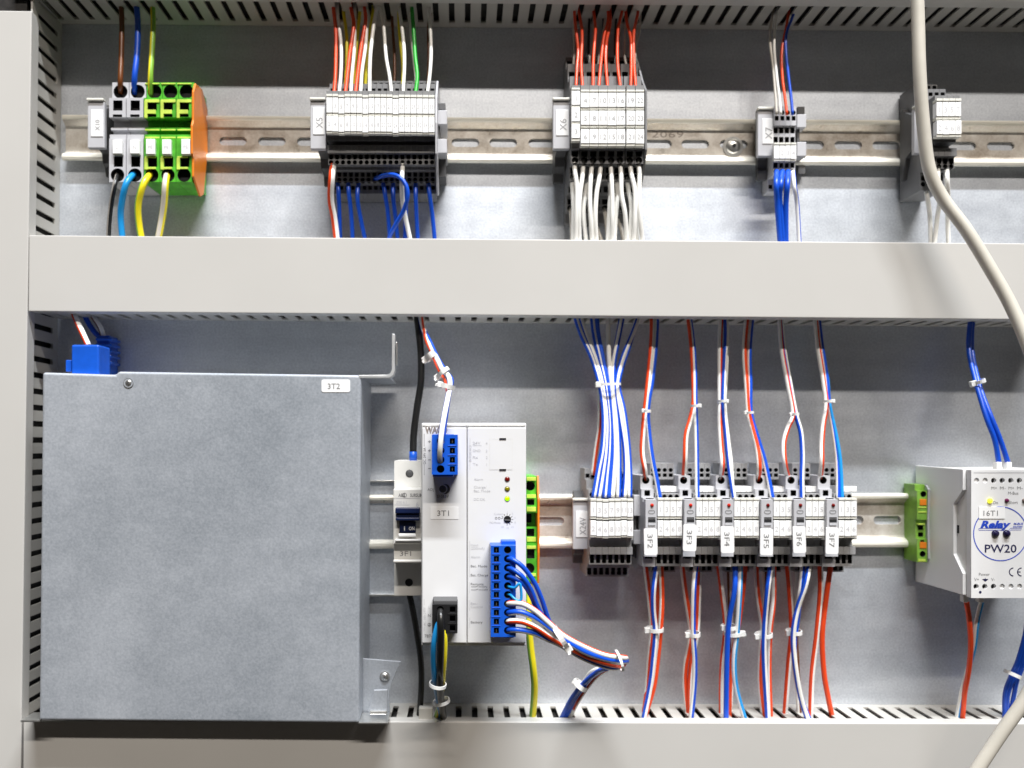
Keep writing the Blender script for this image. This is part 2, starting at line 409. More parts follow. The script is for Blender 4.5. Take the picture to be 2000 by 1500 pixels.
def tagpart(root, x0, x1, y0, y1, df, db, txt, th=9, tx=.5, lip=5, toplip=True, ink='inklight'):
    """white marker with a cream rim above and below, lettering printed on it"""
    b = MB(); a = P(x0,y0,df); c = P(x1,y1,df)
    b.box6(a.x+.12, c.x-.12, -df, -db, c.z, a.z, M['white'])
    if txt: b.text(txt, x0+(x1-x0)*tx, (y0+y1)/2+1, df, th, M[ink], w=min((x1-x0)*.66, th*.62*len(txt)))
    o = b.build('marker_tag', root, bevel=.3)
    b2 = MB()
    z = c.z; b2.box6(a.x+.1, c.x-.1, -(df-.5), -db, z-lip*k_(df)+.1, z-.35, M['cream'])
    if toplip: b2.box6(a.x+.1, c.x-.1, -(df+.3), -db, a.z+.5, a.z+.5+lip*k_(df), M['cream'])
    b2.build('marker_rim', root, bevel=.2)
    return o
def block(name, label, group, x0, x1, dref, steps, m='grey', tags=(), cat='terminal block', extra=None):
    X0 = P(x0, 0, dref).x+.08; X1 = P(x1, 0, dref).x-.08
    zb = P(0, steps[-1][1], steps[-1][2]).z
    root = thing(name, label, cat, ((X0+X1)/2, -2, zb), group)
    b = MB(); stepped(b, X0, X1, steps, M[m], M['void']); b.build('block_body', root)
    for tg in tags: tagpart(root, *tg)
    if extra: extra(root)
    return root
def carrier(label, x0, x1, y0, y1, d, lab, txt, tr=90, th=15, fx=.3, tw=None):
    """end stop whose front holds an upright name plate"""
    a = P(x0,y0,d); c = P(x1,y1,d)
    root = thing('end_stop', label, 'end stop', ((a.x+c.x)/2, -2, c.z), 'end stops with name plates')
    b = MB(); b.box6(a.x, c.x, -d, -(d-4), c.z, a.z, M['lgrey']); b.build('plate_holder', root, bevel=.5)
    b = MB(); b.box6(a.x-.3, c.x-.2, -(d+1.6), -(d-3), a.z+.4, a.z+2.2, M['cream']); b.build('top_lip', root, bevel=.5)
    b = MB(); zc = (a.z+c.z)/2
    prof = [(-(d-4), a.z-3), (-(d-4), c.z+4), (-(d*.55), c.z+1), (-(d*.5), c.z-5), (-13, c.z-7), (-11, c.z-13), (-7.8, c.z-13), (-7.8, a.z+5), (-12, a.z+6), (-(d*.5), a.z+3)]
    w_ = c.x-a.x; b.xprism(prof, a.x+w_*fx, c.x-.8, M['dgrey']); b.build('foot', root, bevel=.3)
    b = MB(); b.box(lab[0], lab[1], lab[2], lab[3], d+.45, d-.3, M['sticker'])
    b.text(txt, (lab[0]+lab[2])/2+1, (lab[1]+lab[3])/2+4, d+.45, th, M['inkmid'], rot=tr, w=tw)
    b.build('name_plate', root, bevel=.35)
    return root
def endclip(label, x0, x1, yd, y1, y2, d, bottom):
    """small right-hand end clip: dark nose, two light pads with a gap between"""
    root = thing('end_clip', label, 'end clip', (P((x0+x1)/2, 0, d).x, -2, P(0, bottom, d).z), 'end clips closing the terminal strips')
    b = MB(); b.box(x0+1, yd[0], x1-3, yd[1], d-6, 1.6, M['dgrey']); b.build('nose', root, bevel=.3)
    for (t, bo) in (y1, y2):
        b = MB(); b.box(x0, t, x1, bo, d, 8.2, M['lgrey']); b.build('pad', root, bevel=.4)
    b = MB(); b.box(x0+2, y2[1]+1, x1-2, bottom, d-12, 1.6, M['dgrey']); b.box(x0, y1[1]+.5, x0+5, y2[0]-.5, d-3, 8.4, M['dgrey'])
    b.build('foot', root, bevel=.3)

# --- strip X10 : two grey and three green-yellow blocks with an orange end plate
carrier('end stop with blank white name plate, left of the green and yellow blocks', 171, 204, 199, 289, 32, (177,214,201,267), 'X10', th=9)
ST = lambda : [(161,195,28,[(.5,179,4.9,4.9,4.9)]),(193,233,33,[(.52,206,3.2,3.5,.3),(.5,226,3.2,.9,.2)]),(234,252,25,[]),(252,256,30,[]),(256,266,26,[]),(266,271,32,[]),
      (271,303,33,[]),(303,362,33,[(.55,316,3.1,3.5,.3),(.5,342,4.7,4.7,4.7)]),(362,368,18,[])]
for i, (xa, xb, kind, t) in enumerate(((213,246,'g','L'),(247,280,'g','N'),(281,312,'y','PE'),(312.5,343.5,'y','PE'),(344,375,'y','PE'))):
    st = ST(); grp = 'large terminal blocks at the left end of the upper rail'
    if kind == 'g':
        lab = ['large light grey terminal block with brown wire above and black wire below', 'large light grey terminal block with dark blue wire above and light blue wire below'][i]
        block('terminal_block', lab, grp, xa, xb, 33, st, 'lgrey', tags=[((xa+xb)/2-10,(xa+xb)/2+9,273,300,36,33.2,t,7,.5,1,False)])
    else:
        lab = ['green and yellow earth terminal block with a wire above and below', 'green and yellow earth terminal block with a striped wire only below', 'green and yellow earth terminal block without wires, against the orange end plate'][i-2]
        def ex(root, xa=xa, xb=xb):
            for (t0, b0, d) in ((162,164.5,28.6),(194,200,33.6),(214,222,33.6),(252,255,30.6),(267,270,32.6),(305,308,33.6),(326,330,33.6)):
                q = MB(); q.box(xa+2, t0, xb-8 if d > 33 and t0 < 330 and t0 > 200 else xb-1, b0, d, d-.8, M['lime']); q.build('yellow_band', root, bevel=.15)
            q = MB(); q.box(xa+.8, 196, xa+6.5, 230, 33.75, 32.5, M['lime']); q.build('yellow_band', root, bevel=.15)
            q = MB(); q.box(xa+.8, 308, xa+7, 331, 33.75, 32.5, M['lime']); q.build('yellow_band', root, bevel=.15)
        block('earth_terminal_block', lab, grp, xa, xb, 33, st, 'green', tags=[((xa+xb)/2-10+(4 if i == 4 else -2),(xa+xb)/2+8+(4 if i == 4 else -2),271+i%2,301,36,33.2,t,7,.5,1,False)], extra=ex)
b = MB(); X = P(376, 0, 33).x
zf = lambda y, d: P(0, y, d).z
b.xprism([(-30,zf(163,30)),(-34.5,zf(180,34)),(-34.5,zf(235,34)),(-37,zf(245,37)),(-37,zf(300,37)),(-34.5,zf(310,34)),(-34.5,zf(345,34)),(-20,zf(384,20)),(-13,zf(380,13)),(-4,zf(300,4)),(-4,zf(215,4)),(-16,zf(175,16))], X, X+1.5, M['orange'])
b.build('end_plate', label='orange end plate closing the green and yellow blocks on the upper rail', cat='end plate', group='orange end plates', bevel=.3)

# --- strip X5 : eighteen narrow double blocks
carrier('end stop with name plate reading X5 at the left of the widest strip', 606, 636, 198, 291, 48, (611,209,634,263), 'X5', th=13)
n = 18; xa, xb = 637.0, 849.0; p = (xb-xa)/n
for i in range(n):
    x0, x1 = xa+p*i, xa+p*(i+1); dy = 2.6*i/n+(1.5 if i in (2,6,11) else 0)
    st = [(158,171,24,[(.5,165,1.3,1.2,.2)]),(171,186,36,[(.5,177,1.3,1.5,.2)]),(186,264,50,[]),(264,280,46,[]),(280,288,36,[]),(288,300,45,[]),(300,324,42,[(.5,307,1.25,1.6,.15),(.5,317,1.45,1.5,1.45)]),
          (324,334,37,[]),(334,358,32,[(.5,341,1.25,1.5,.15),(.5,351,1.4,1.4,1.4)]),(358,378,22,[(.5,367,1.2,1.3,.2)])]
    block('terminal_block', 'narrow double terminal block with two white markers, %s from the left in strip X5' % ORD[i], 'narrow terminal blocks of strip X5', x0, x1, 50, st, 'grey',
          tags=[(x0,x1,190+dy,220+dy,54,50.2,str(2*i+1),8), (x0,x1,226+dy,256+dy,54,50.2,str(2*i+2),8,.5,4,False)])
b = MB(); X = P(850, 0, 50).x
b.xprism([(-26,zf(158,26)),(-51,zf(188,51)),(-53,zf(240,53)),(-51,zf(300,51)),(-44,zf(325,44)),(-34,zf(358,34)),(-24,zf(382,24)),(-3,zf(382,3)),(-3,zf(160,3))], X+.1, X+1.4, M['lgrey'])
b.build('end_plate', label='thin grey end plate on the right side of strip X5', cat='end plate', group='grey end plates', bevel=.2)
endclip('grey end clip right of strip X5', 854, 873, (201,214), (215,243), (271,299), 34, 345)

# --- strip X6 : eight wide triple blocks
carrier('end stop with name plate reading X6, left of the eight wide blocks', 1080, 1113, 198, 291, 42, (1086,214,1111,265), 'X6', th=14)
xs = [(1116,1133)]+[(1134+17.5*i, 1134+17.5*(i+1)) for i in range(5)]+[(1223.5,1240.5),(1241,1258.5)]
for i, (x0, x1) in enumerate(xs):
    st = [(112,132,14,[(.5,124,2.0,1.8,.4)]),(132,156,25,[(.5,146,2.1,2.0,.6)]),(156,172,36,[]),(172,292,45,[]),(292,322,42,[(.5,301,2.1,1.9,.3),(.5,313,2.3,2.3,2.3)]),
          (322,358,34,[(.5,333,2.1,1.9,.3),(.5,346,2.3,2.3,2.3)]),(358,380,25,[(.5,370,2.1,2.0,.3)]),(380,415,18,[(.5,394,2.1,1.9,.3),(.5,407,2.3,2.3,2.3)]),(415,436,10,[])]
    o = 0 if i == 0 else 4; nums = [str(3*i+1), str(3*i+2), str(3*i+3)]
    block('terminal_block', 'wide terminal block with three white markers, %s from the left in strip X6' % ORD[i], 'wide terminal blocks of strip X6', x0, x1, 45, st, 'dgrey' if 0 else 'grey',
          tags=[(x0,x1,177+o,205+o,50,45.2,nums[0],10,.55,4,True,'inkmid'),(x0,x1,209+o+(i>0)*3,237+o+(i>0)*3,50,45.2,nums[1],10,.55,4,False,'inkmid'),(x0,x1,242+o+(i>0)*6,270+o+(i>0)*6,50,45.2,nums[2],10,.55,5,False,'inkmid')])
b = MB(); X = P(1259, 0, 45).x
b.xprism([(-16,zf(114,16)),(-36,zf(160,36)),(-46,zf(176,46)),(-46,zf(292,46)),(-39,zf(330,39)),(-26,zf(380,26)),(-11,zf(436,11)),(-3,zf(436,3)),(-3,zf(114,3))], X+.2, X+1.5, M['grey'])
b.build('end_plate', label='thin grey end plate on the right side of strip X6', cat='end plate', group='grey end plates', bevel=.2)

# --- strip X7 : four narrow blocks
carrier('end stop with name plate reading X7, left of the four small blocks', 1480, 1511, 216, 305, 22, (1489,231,1511,281), 'X7', th=14)
for i in range(4):
    x0, x1 = 1511.5+11*i, 1511.5+11*(i+1)
    st = [(208,246,24,[(.5,220,1.45,1.6,1.45),(.5,231,1.35,1.6,.2)]),(246,264,22,[(.5,255,1.5,2.0,.1)]),(264,281,22,[(.5,273,1.5,2.0,.1)]),(281,315,24,[]),(315,346,22,[(.5,323,1.35,1.7,.2),(.5,335,1.6,1.7,1.6)]),(346,374,12,[(.5,365,1.3,1.4,.2)])]
    block('terminal_block', 'small light grey terminal block, %s from the left in strip X7' % ORD[i], 'small terminal blocks of strip X7', x0, x1, 24, st, 'lgrey', tags=[(x0,x1,284,310,27,24.2,str(i+1),10,.5,4,True)])
endclip('light grey end clip right of strip X7', 1557, 1575, (208,222), (223,249), (277,305), 18, 340)

# --- strip X8 (behind the loose cable)
carrier('end stop behind the loose thick cable, left of strip X8', 1786, 1821, 212, 300, 28, (1794,226,1819,276), 'X8', th=14, fx=.04)
for i in range(4):
    x0, x1 = 1829+12.2*i, 1829+12.2*(i+1)
    st = [(165,180,20,[(.5,171,1.4,1.3,.2)]),(180,196,30,[(.5,184,1.4,1.3,.2)]),(196,270,46,[]),(270,282,42,[]),(282,294,34,[]),(294,306,43,[]),(306,332,40,[(.5,315,1.5,1.9,.2),(.5,325,1.6,1.6,1.6)]),(332,372,28,[(.5,348,1.4,1.7,.2),(.5,360,1.6,1.6,1.6)])]
    block('terminal_block', 'grey double terminal block, %s right of the thick cable in strip X8' % ORD[i], 'double terminal blocks of strip X8', x0, x1, 48, st, 'grey',
          tags=[(x0,x1,199,227,51,46.2,str(2*i+1),11,.5,5,True,'inklight'),(x0+.8,x1+.8,235,262,51,46.2,str(2*i+2),11,.5,5,False,'inklight')])

# --- strip X24V : seven narrow blocks
carrier('end stop with name plate reading X24V on the lower rail', 1119, 1151, 979, 1073, 36, (1125,998,1149,1049), 'X24V', th=13, tw=34)
for i in range(7):
    x0, x1 = 1153+12*i, 1153+12*(i+1); st = []
    if i == 0: st = [(915,937,24,[(.5,929,1.4,1.4,.2)])]
    else: st = [(921,937,24,[(.5,929,1.4,1.4,.2)])]
    st += [(937,955,32,[]),(955,976,42,[(.5,966,1.4,1.5,1.4)]),(976,1054,50,[]),(1054,1068,44,[]),(1068,1082,48,[]),(1082,1101,44,[(.5,1088,1.35,1.7,.15),(.5,1096,1.45,1.4,.6)]),(1101,1108,37,[]),(1108,1126,32,[(.5,1112,1.3,1.3,.15),(.5,1119,1.4,1.3,.6)])]
    dy = (-1 if i in (0,5) else 1 if i == 2 else 0)
    block('terminal_block', 'grey double terminal block, %s from the left in strip X24V' % ORD[i], 'double terminal blocks of strip X24V', x0, x1, 50, st, 'grey2',
          tags=[(x0,x1,981+dy,1010+dy,54,50.2,str(2*i+1),10),(x0,x1,1018+dy,1047+dy,54,50.2,str(2*i+2),10,.5,4,False)])
endclip('light grey end clip between strip X24V and the fuse block 3F2', 1238, 1256, (957,967), (967,1008), (1036,1063), 36, 1090)

# --- fuse blocks 3F2..3F7 with small blocks between them
FX = [(1258,1283,1284.5,1333,4),(1334,1358,1360,1408,4),(1408.5,1433,1434,1483,4),(1484,1510,1511,1547,3),(1548,1573,1574,1611,3),(1612,1637,1638,1674,3)]
leds = ['lit','lit','lit','dark','dark','dark']
for k, (fa, fb, ta, tb, nb) in enumerate(FX):
    nm = '3F%d' % (k+2); cx = (fa+fb)/2
    st = [(929,955,37,[(.44,938,2.5,2.5,2.5)]),(955,972,40,[(.48,963,1.9,1.9,.3)]),(972,980,45,[(.55,975,2.6,.8,.1)]),(980,1086,49,[]),(1086,1103,44,[(.5,1089,2.6,.8,.1)]),(1103,1112,26,[])]
    root = block('fuse_terminal', 'grey fuse terminal with %s lamp and white tag reading %s' % ('a bright red' if k < 3 else 'a dark red', nm), 'fuse terminals on the lower rail', fa, fb, 49, st, 'lgrey')
    b = MB(); b.box(fa+3, 976, fb-.5, 1031, 56, 49.2, M['lgrey'])
    c = P(cx+2, 1000, 56); ww = 2.6
    for s_ in (-1, 1): b.ring((c.x+s_*1.0, c.z), 1.25, .45, -56.1, M['ink'], 90 if s_ < 0 else -90, 270 if s_ < 0 else 90, 10)
    b.line(cx-1.5,998.6-1.2,cx+5,998.6-1.2,56,1.4,M['ink']); b.line(cx-1.5,1003.4,cx+5,1003.4,56,1.4,M['ink'])
    pl = b.build('fuse_carrier', root)
    b = MB(); c = P(cx+3, 987, 56); b.disc((c.x, c.z), 1.25, -56, -55.5, M['led_red2' if k < 3 else 'led_red'], 16, dome=1.1); b.build('lamp', pl)
    b = MB(); b.box(cx-4.5, 1010, cx+10, 1013, 56.15, 55.9, M['dgrey']); b.box(cx-4.5, 1014, cx+10, 1020.5, 56.2, 55.9, M['void']); b.box(cx-4, 1021, cx+9.5, 1026, 56.6, 55.9, M['lgrey']); b.build('test_slot', pl)
    b = MB(); lx = (1258,1334.5,1408,1485,1549,1613)[k]; ly = (1032,1024.5,1028,1032,1028,1030)[k]
    a = P(lx, ly, 60); e_ = P(lx+26-(k > 2)*1, ly+52, 60)
    pts = []; r = 1.2
    for (qx, qz, s0) in ((e_.x-r, a.z-r, 0), (a.x+r, a.z-r, 90), (a.x+r, e_.z+r, 180), (e_.x-r, e_.z+r, 270)):
        for t in range(5):
            an = math.radians(s0+t*22.5); pts.append((qx+r*math.cos(an), qz+r*math.sin(an)))
    tl_ = math.radians((1.2,-1.6,.6,-.8,1.5,-1.1)[k]); mx_, mz_ = (a.x+e_.x)/2, (a.z+e_.z)/2
    pts = [(mx_+(x-mx_)*math.cos(tl_)-(z-mz_)*math.sin(tl_), mz_+(x-mx_)*math.sin(tl_)+(z-mz_)*math.cos(tl_)) for x, z in pts]
    b.prism(pts, -60, -58.8, M['sticker'])
    b.text(nm, lx+12, ly+25, 60, 10.5, M['ink'], rot=-90+math.degrees(tl_), w=27); b.build('name_tag', root)
    for i in range(nb):
        p = (tb-ta)/nb; x0, x1 = ta+p*i, ta+p*(i+1)
        st = [(905,936,26,[(.5,918,1.45,1.4,1.45),(.5,928,1.35,1.2,.2)]),(936,948,20,[]),(948,963,31,[]),(963,977,42,[(.5,970,1.45,1.5,1.45)]),(977,1053,49,[]),(1053,1067,42,[]),(1067,1082,47,[]),
              (1082,1103,43,[(.5,1088,1.35,1.6,.15),(.5,1096.5,1.45,1.5,.5)]),(1103,1117,30,[(.5,1110,1.35,1.4,.2)])]
        root = block('terminal_block', '%s small grey terminal block to the right of fuse terminal %s' % (ORD[i], nm), 'small terminal blocks between the fuse terminals', x0, x1, 49, st, 'grey2',
              tags=[(x0,x1,979,1009,53,49.2,str(2*i+1),10),(x0,x1,1017,1047,53,49.2,str(2*i+2),10,.5,4,False)])
        b = MB(); b.box(x0+.2, 950, x1-.2, 961, 34, 31.1, M['white']); b.build('blank_marker', root, bevel=.3)

# --- earth blocks beside the power supply and beside the relay box
st = [(930,972,44,[(.6,949,3.2,3.2,3.2)]),(972,1000,48,[(.6,980,2.4,2.2,.3)]),(1000,1028,36,[(.5,1012,2.6,3,.3)]),(1028,1062,46,[(.6,1040,2.6,2.6,.3)]),(1062,1136,48,[(.6,1082,2.6,3,.3),(.5,1110,3.6,3.6,3.6)])]
def ex2(root):
    for (t0, b0) in ((932,939),(966,976),(990,999),(1049,1058),(1066,1072),(1120,1126)):
        q = MB(); q.box(1029, t0, 1047, b0, 48.6 if t0 > 970 and (t0 < 1000 or t0 > 1060) else 46.8, 44, M['lime']); q.build('yellow_band', root, bevel=.15)
block('earth_terminal_block', 'green and yellow earth terminal block half hidden behind the white power supply', 'earth terminal blocks on the lower rail', 1018, 1049, 48, st, 'green', extra=ex2)
b = MB(); X = P(1049.5, 0, 48).x
b.xprism([(-44,zf(929,44)),(-50,zf(975,50)),(-50,zf(1080,50)),(-47,zf(1139,47)),(-4,zf(1130,4)),(-4,zf(935,4))], X, X+1.4, M['orange'])
b.build('end_plate', label='orange end plate right of the earth block beside the power supply', cat='end plate', group='orange end plates', bevel=.3)
st = [(946,958,16,[]),(958,1015,19,[(.62,965,2.1,2.1,2.1)]),(1015,1052,17,[(.5,1031,1.8,1.5,.3),(.5,1044,1.8,1.6,.5)]),(1052,1098,19,[(.5,1057,1.3,.8,.3),(.55,1082,2.1,2.1,2.1)])]
def ex3(root):
    for (t0, b0) in ((975,987),(1059,1071)):
        q = MB(); q.box(1797, t0, 1810, b0, 19.5, 18.5, M['orange']); q.build('release_lever', root, bevel=.25)
    for (t0, b0, x) in ((999,1001.5,1810),(990,992,1810),(1092,1097,1808),(1023,1025,1807)):
        q = MB(); q.box(1794, t0, x, b0, 19.4, 16, M['lime']); q.build('yellow_band', root, bevel=.15)
block('earth_terminal_block', 'thin green and yellow earth block with orange levers, left of the relay box', 'earth terminal blocks on the lower rail', 1791, 1811, 19, st, 'green2', extra=ex3)
b = MB(); X = P(1811.5, 0, 19).x
b.xprism([(-17,zf(948,17)),(-20,zf(956,20)),(-19,zf(1020,19)),(-20,zf(1092,20)),(-4,zf(1092,4)),(-4,zf(948,4))], X, X+2.6, M['lgrey'])
b.build('end_plate', label='grey end plate between the thin earth block and the relay box', cat='end plate', group='grey end plates', bevel=.3)
# ---------------------------------------------------------------- galvanised metal box 3T2
DB = 62
a = P(81.5, 728, DB); c = P(704, 1411, DB)
root = thing('metal_box', 'large galvanised sheet metal box with small white tag reading 3T2', 'metal box', ((a.x+c.x)/2, -30, c.z))
b = MB(); tl = P(82.5,727,DB); tr = P(705.5,732.5,DB); br = P(701,1412.5,DB); bl = P(76,1407,DB)
n0 = P(226,728.6,DB); n1 = P(229,725.5+2,DB); n2 = P(233,727.2,DB)
pts = [(tl.x,tl.z),(n0.x,n0.z-1.0),(n1.x,n1.z),(n2.x,n2.z+.6),(tr.x,tr.z),(br.x,br.z),(bl.x,bl.z)]
b.prism(pts, -DB, -2.2, M['box']); body = b.build('box_body', root, bevel=2.2, segs=4)
b = MB(); q = P(251,748,DB); b.disc((q.x,q.z), 3.2, -DB-.35, -DB+.2, M['box'], 24); b.ring((q.x,q.z),3.3,.35,-DB-.38,M['steel']); b.disc((q.x,q.z),2.1,-DB-.35,-DB,M['steel'],24,dome=.7)
for r_ in (0,90):
    aa = math.radians(r_+20); dx, dz = math.cos(aa)*1.0, math.sin(aa)*1.0; nx, nz = -math.sin(aa)*.22, math.cos(aa)*.22
    b.poly([(q.x-dx-nx,-DB-1.1,q.z-dz-nz),(q.x+dx-nx,-DB-1.1,q.z+dz-nz),(q.x+dx+nx,-DB-1.1,q.z+dz+nz),(q.x-dx+nx,-DB-1.1,q.z-dz+nz)], M['dgrey'])
b.build('cross_head_screw', root)
b = MB(); aa = P(628,741,DB); e = P(684,766,DB); r = 1.4; pts = []
for (qx,qz,s0) in ((e.x-r,aa.z-r,0),(aa.x+r,aa.z-r,90),(aa.x+r,e.z+r,180),(e.x-r,e.z+r,270)):
    for t in range(6): an = math.radians(s0+t*18); pts.append((qx+r*math.cos(an), qz+r*math.sin(an)))
b.prism(pts, -DB-.25, -DB, M['sticker']); b.text('3T2', 652, 754, DB+.25, 11, M['ink'], w=24); b.build('name_tag', root)
# bent bracket at the top right : sheet seen on its edge
b = MB(); th = 5.2*k_(DB)
A = [P(x,y,DB) for x,y in ((700,732.5),(756,732),(762,729),(765,722),(765.5,652),(771,652),(771,724),(768,733),(760,738),(700,738.5))]
b.prism([(p.x,p.z) for p in A], -DB, -DB+8, M['bracket'])
q0 = P(700,733.5,DB); q1 = P(760,738,DB); b.box6(q0.x, q1.x, -DB+8, -7, q1.z, q0.z, M['box']); b.build('bent_bracket', root, bevel=.25)
b = MB(); b.box(773.2,668,775.5,712,DB-1,DB-8,M['steel']); b.build('bracket_rib', root, bevel=.2)
# flanges at the bottom
b = MB(); b.box6(P(700,0,DB).x, P(757,0,DB).x, -DB, -DB+20, P(0,1414.5,DB).z, P(0,1411,DB).z, M['steel']); b.build('bottom_flange', root, bevel=.2)
b = MB(); b.box6(P(40,0,DB).x, P(77,0,DB).x, -DB, -DB+16, P(0,1410.5,DB).z, P(0,1406.5,DB).z, M['steel']); b.build('bottom_flange', root, bevel=.2)
b = MB(); A = [P(x,y,DB-22) for x,y in ((706,1286),(783,1292),(774,1312),(766,1332),(761,1352),(760,1372),(762,1392),(706,1394))]
b.prism([(p.x,p.z) for p in A], -DB+22, -DB+23.5, M['box']); fp = b.build('foot_plate', root, bevel=.3)
b = MB(); q = P(751,1322,DB-20); b.disc((q.x,q.z), 3.4, -DB+21.2, -DB+22, M['steel'], 24); b.disc((q.x,q.z), 2.9, -DB+21.2, -DB+22, M['steel'], 24, dome=1.6)
b.disc((q.x,q.z), .8, -DB+19.5, -DB+20, M['dgrey'], 4); b.build('screw', fp)
b = MB(); A = [P(x,y,DB-12) for x,y in ((731,1346),(757,1345),(758,1388),(752,1394),(724,1393),(718,1386))]
b.prism([(p.x,p.z) for p in A], -DB+10, -DB+12, M['box'])
b.box(722,1389,755,1396,DB-8,DB-14,M['steel']); b.build('fixing_tab', fp, bevel=.5)
b = MB(); b.box(640,940,790,1163,3.2,2.3,M['panel']); b.box(640,938,790,942,6,2.3,M['steel']); b.box(640,1161,790,1165,6,2.3,M['steel']); b.build('mounting_plate', root, bevel=.15)

# ---------------------------------------------------------------- blue connectors above the metal box
root = thing('blue_plug', 'bright blue plug standing on the metal box at its top left corner', 'connector', (P(165,0,50).x, -50, P(0,735,50).z), 'blue plugs above the metal box')
b = MB(); b.box(139,673,193,735,56,38,M['blueplug']); b.build('plug_body', root, bevel=1.2)
b = MB(); b.box(128,703,139,726,50,40,M['blueplug']); b.box(193,684,196,720,50,40,M['blueplug']); b.build('side_wing', root, bevel=.6)
root = thing('blue_plug', 'darker blue ribbed plug in the shade behind the bright one', 'connector', (P(204,0,12).x, -12, P(0,735,12).z), 'blue plugs above the metal box')
b = MB(); b.box(188,655,214,735,18,3,M['blueplug']); b.build('plug_body', root, bevel=1.0)
for y in (660, 671, 682, 693, 706): b = MB(); b.box(186,y,217,y+5,20,4,M['blueplug']); b.build('rib', root, bevel=.5)
b = MB(); b.box(195,708,205,726,20,17,M['steel']); b.build('metal_clip', root, bevel=.3)

# ---------------------------------------------------------------- circuit breaker 3F1
root = thing('circuit_breaker', 'white circuit breaker with dark blue toggle and tag reading 3F1', 'circuit breaker', (P(798,0,50).x, -40, P(0,1163,50).z))
def bar(nm, x0,y0,x1,y1,df,db,m,bev=.5,parent=None): q = MB(); q.box(x0,y0,x1,y1,df,db,M[m]); return q.build(nm, parent or root, bevel=bev)
x1_ = 838
b = MB(); A0 = P(770,900,50); A1 = P(x1_,1163,50)
h = []
for (px,py,r) in ((800,925,2.9),(799,1137,3.0)): q = P(px,py,50); h.append((q.x,q.z,r,r,r))
b.plate(lambda u,v,w: Vector((u,-50+w,v)), A0.x, A1.x, A1.z, A0.z, h, 5, M['offwhite'], M['void'])
b.box6(A0.x, A1.x, -49.95, -7.6, A1.z, A0.z, M['offwhite']); 
b2 = MB(); b2.v = b.v; b2.f = b.f; b2.m = b.m; b2.mats = b.mats; b2.build('breaker_body', root)
for (px,py) in ((800,925),(799,1137)):
    q = P(px,py,49); s = MB(); s.disc((q.x,q.z),2.6,-50.1,-49.96,M['void'],20); s.disc((q.x,q.z),2.2,-50.25,-50,M['dgrey' if py < 1000 else 'black'],20,dome=.4); s.build('clamp_screw', root)
b = MB(); b.box(768,955,x1_,1063,68,50.1,M['offwhite']); mid = b.build('front_housing', root, bevel=.7)
b = MB(); b.text('ABL', 778, 967, 68, 6.5, M['ink'], w=13, bold=.02, align='L'); b.text('SURSUM', 801, 967, 68, 6.5, M['ink'], w=24, bold=.02, align='L')
q = P(790,967,68); b.ring((q.x,q.z),1.5,.35,-68.12,M['ink'],0,360,20); b.text('I', 790,967,68,7,M['ink'],bold=.03)
b.text('Z5E 6.1', 784, 981, 68, 6, M['inklight'], w=20); b.text('6', 815, 985, 68, 9, M['inklight'])
b.line(770,973,820,973,68,1,M['inklight']); b.line(770,986,800,986,68,.8,M['inklight']); b.build('printed_lettering', mid)
b = MB(); b.box(772,992,820,1003,74,68.1,M['navy']); b.box(773,1004,819.5,1010,72.5,68.1,M['navy']); b.box(773,1011,819.5,1017,73.5,68.1,M['navy']); b.box(780,1018,812,1041,69.8,68.1,M['navy']); tg_ = b.build('toggle', root, bevel=.5)
b = MB(); b.text('I', 790,1032,69.8,8,M['white'],bold=.03); b.text('ON', 804,1032,69.8,7,M['white'],w=11,bold=.02); b.build('toggle_mark', tg_)
bar('toggle_rail',778,1042,812,1049,70,68.1,'white'); 
b = MB(); b.box(769,1060,x1_,1100,63,50.1,M['offwhite']); b.box(768,1094,x1_,1099,67,63.1,M['offwhite']); b.text('3F1', 792,1081,63,10,M['ink'],w=22); b.build('tag_holder', root, bevel=.5)
bar('front_lip',772,1053,822,1057,69.6,68.1,'white',.3)

# ---------------------------------------------------------------- white power supply 3T1
DP = 90
root = thing('power_supply', 'tall white power supply unit with blue plugs and green lamp, tagged 3T1', 'power supply', (P(926,0,DP).x, -60, P(0,1262,DP).z))
b = MB(); b.box(823,826,1028,1262,DP-4,7.7,M['psu']); b.build('housing', root, bevel=1.0, segs=3)
b = MB(); b.box(824.5,835,911.4,1256,DP,DP-4.1,M['psu']); fl = b.build('front_panel', root, bevel=.5)
b = MB(); b.box(913,835,1027.6,1256,DP,DP-4.1,M['psu']); fr = b.build('front_panel', root, bevel=.5)
b = MB(); I, IL = M['ink'], M['inklight']
b.text('WAGO', 852, 838.5+1, DP, 12.5, M['inkbrown'], w=44, bold=.05); b.line(836,846,841,833,DP,2,M['psu']); b.text("'", 874,833,DP,6,M['inkbrown'])
b.line(828.5,847,828.5,872,DP,.9,I); b.line(828.5,907,828.5,928,DP,.9,I); b.text('DC 24V 5A', 829, 890, DP, 5.5, I, rot=90, w=32)
for y, t in ((862.5,'+'),(880,'+'),(898,'-'),(915,'-')):
    b.line(836,y,841.5,y,DP,1,I)
    if t == '+': b.line(838.7,y-2.7,838.7,y+2.7,DP,1,I)
b.text('ADJ', 841, 956, DP, 5.5, I, w=12); b.text('23-28.5V', 864.5, 969, DP, 5.5, I, w=24)
b.line(828.5,1170,828.5,1182,DP,.9,IL); b.line(828.5,1225,828.5,1232,DP,.9,IL); b.text('AC 100-240V', 829, 1204, DP, 5, IL, rot=90, w=36)
b.text('L', 838.5, 1185.5, DP, 6, IL); b.text('N', 838.5, 1202, DP, 6, I); q = P(838.5,1220,DP); b.ring((q.x,q.z),1.1,.25,-DP-.12,I,0,360,18); b.line(838.5,1217,838.5,1221,DP,.9,I); b.line(836.5,1221,840.5,1221,DP,.9,I)
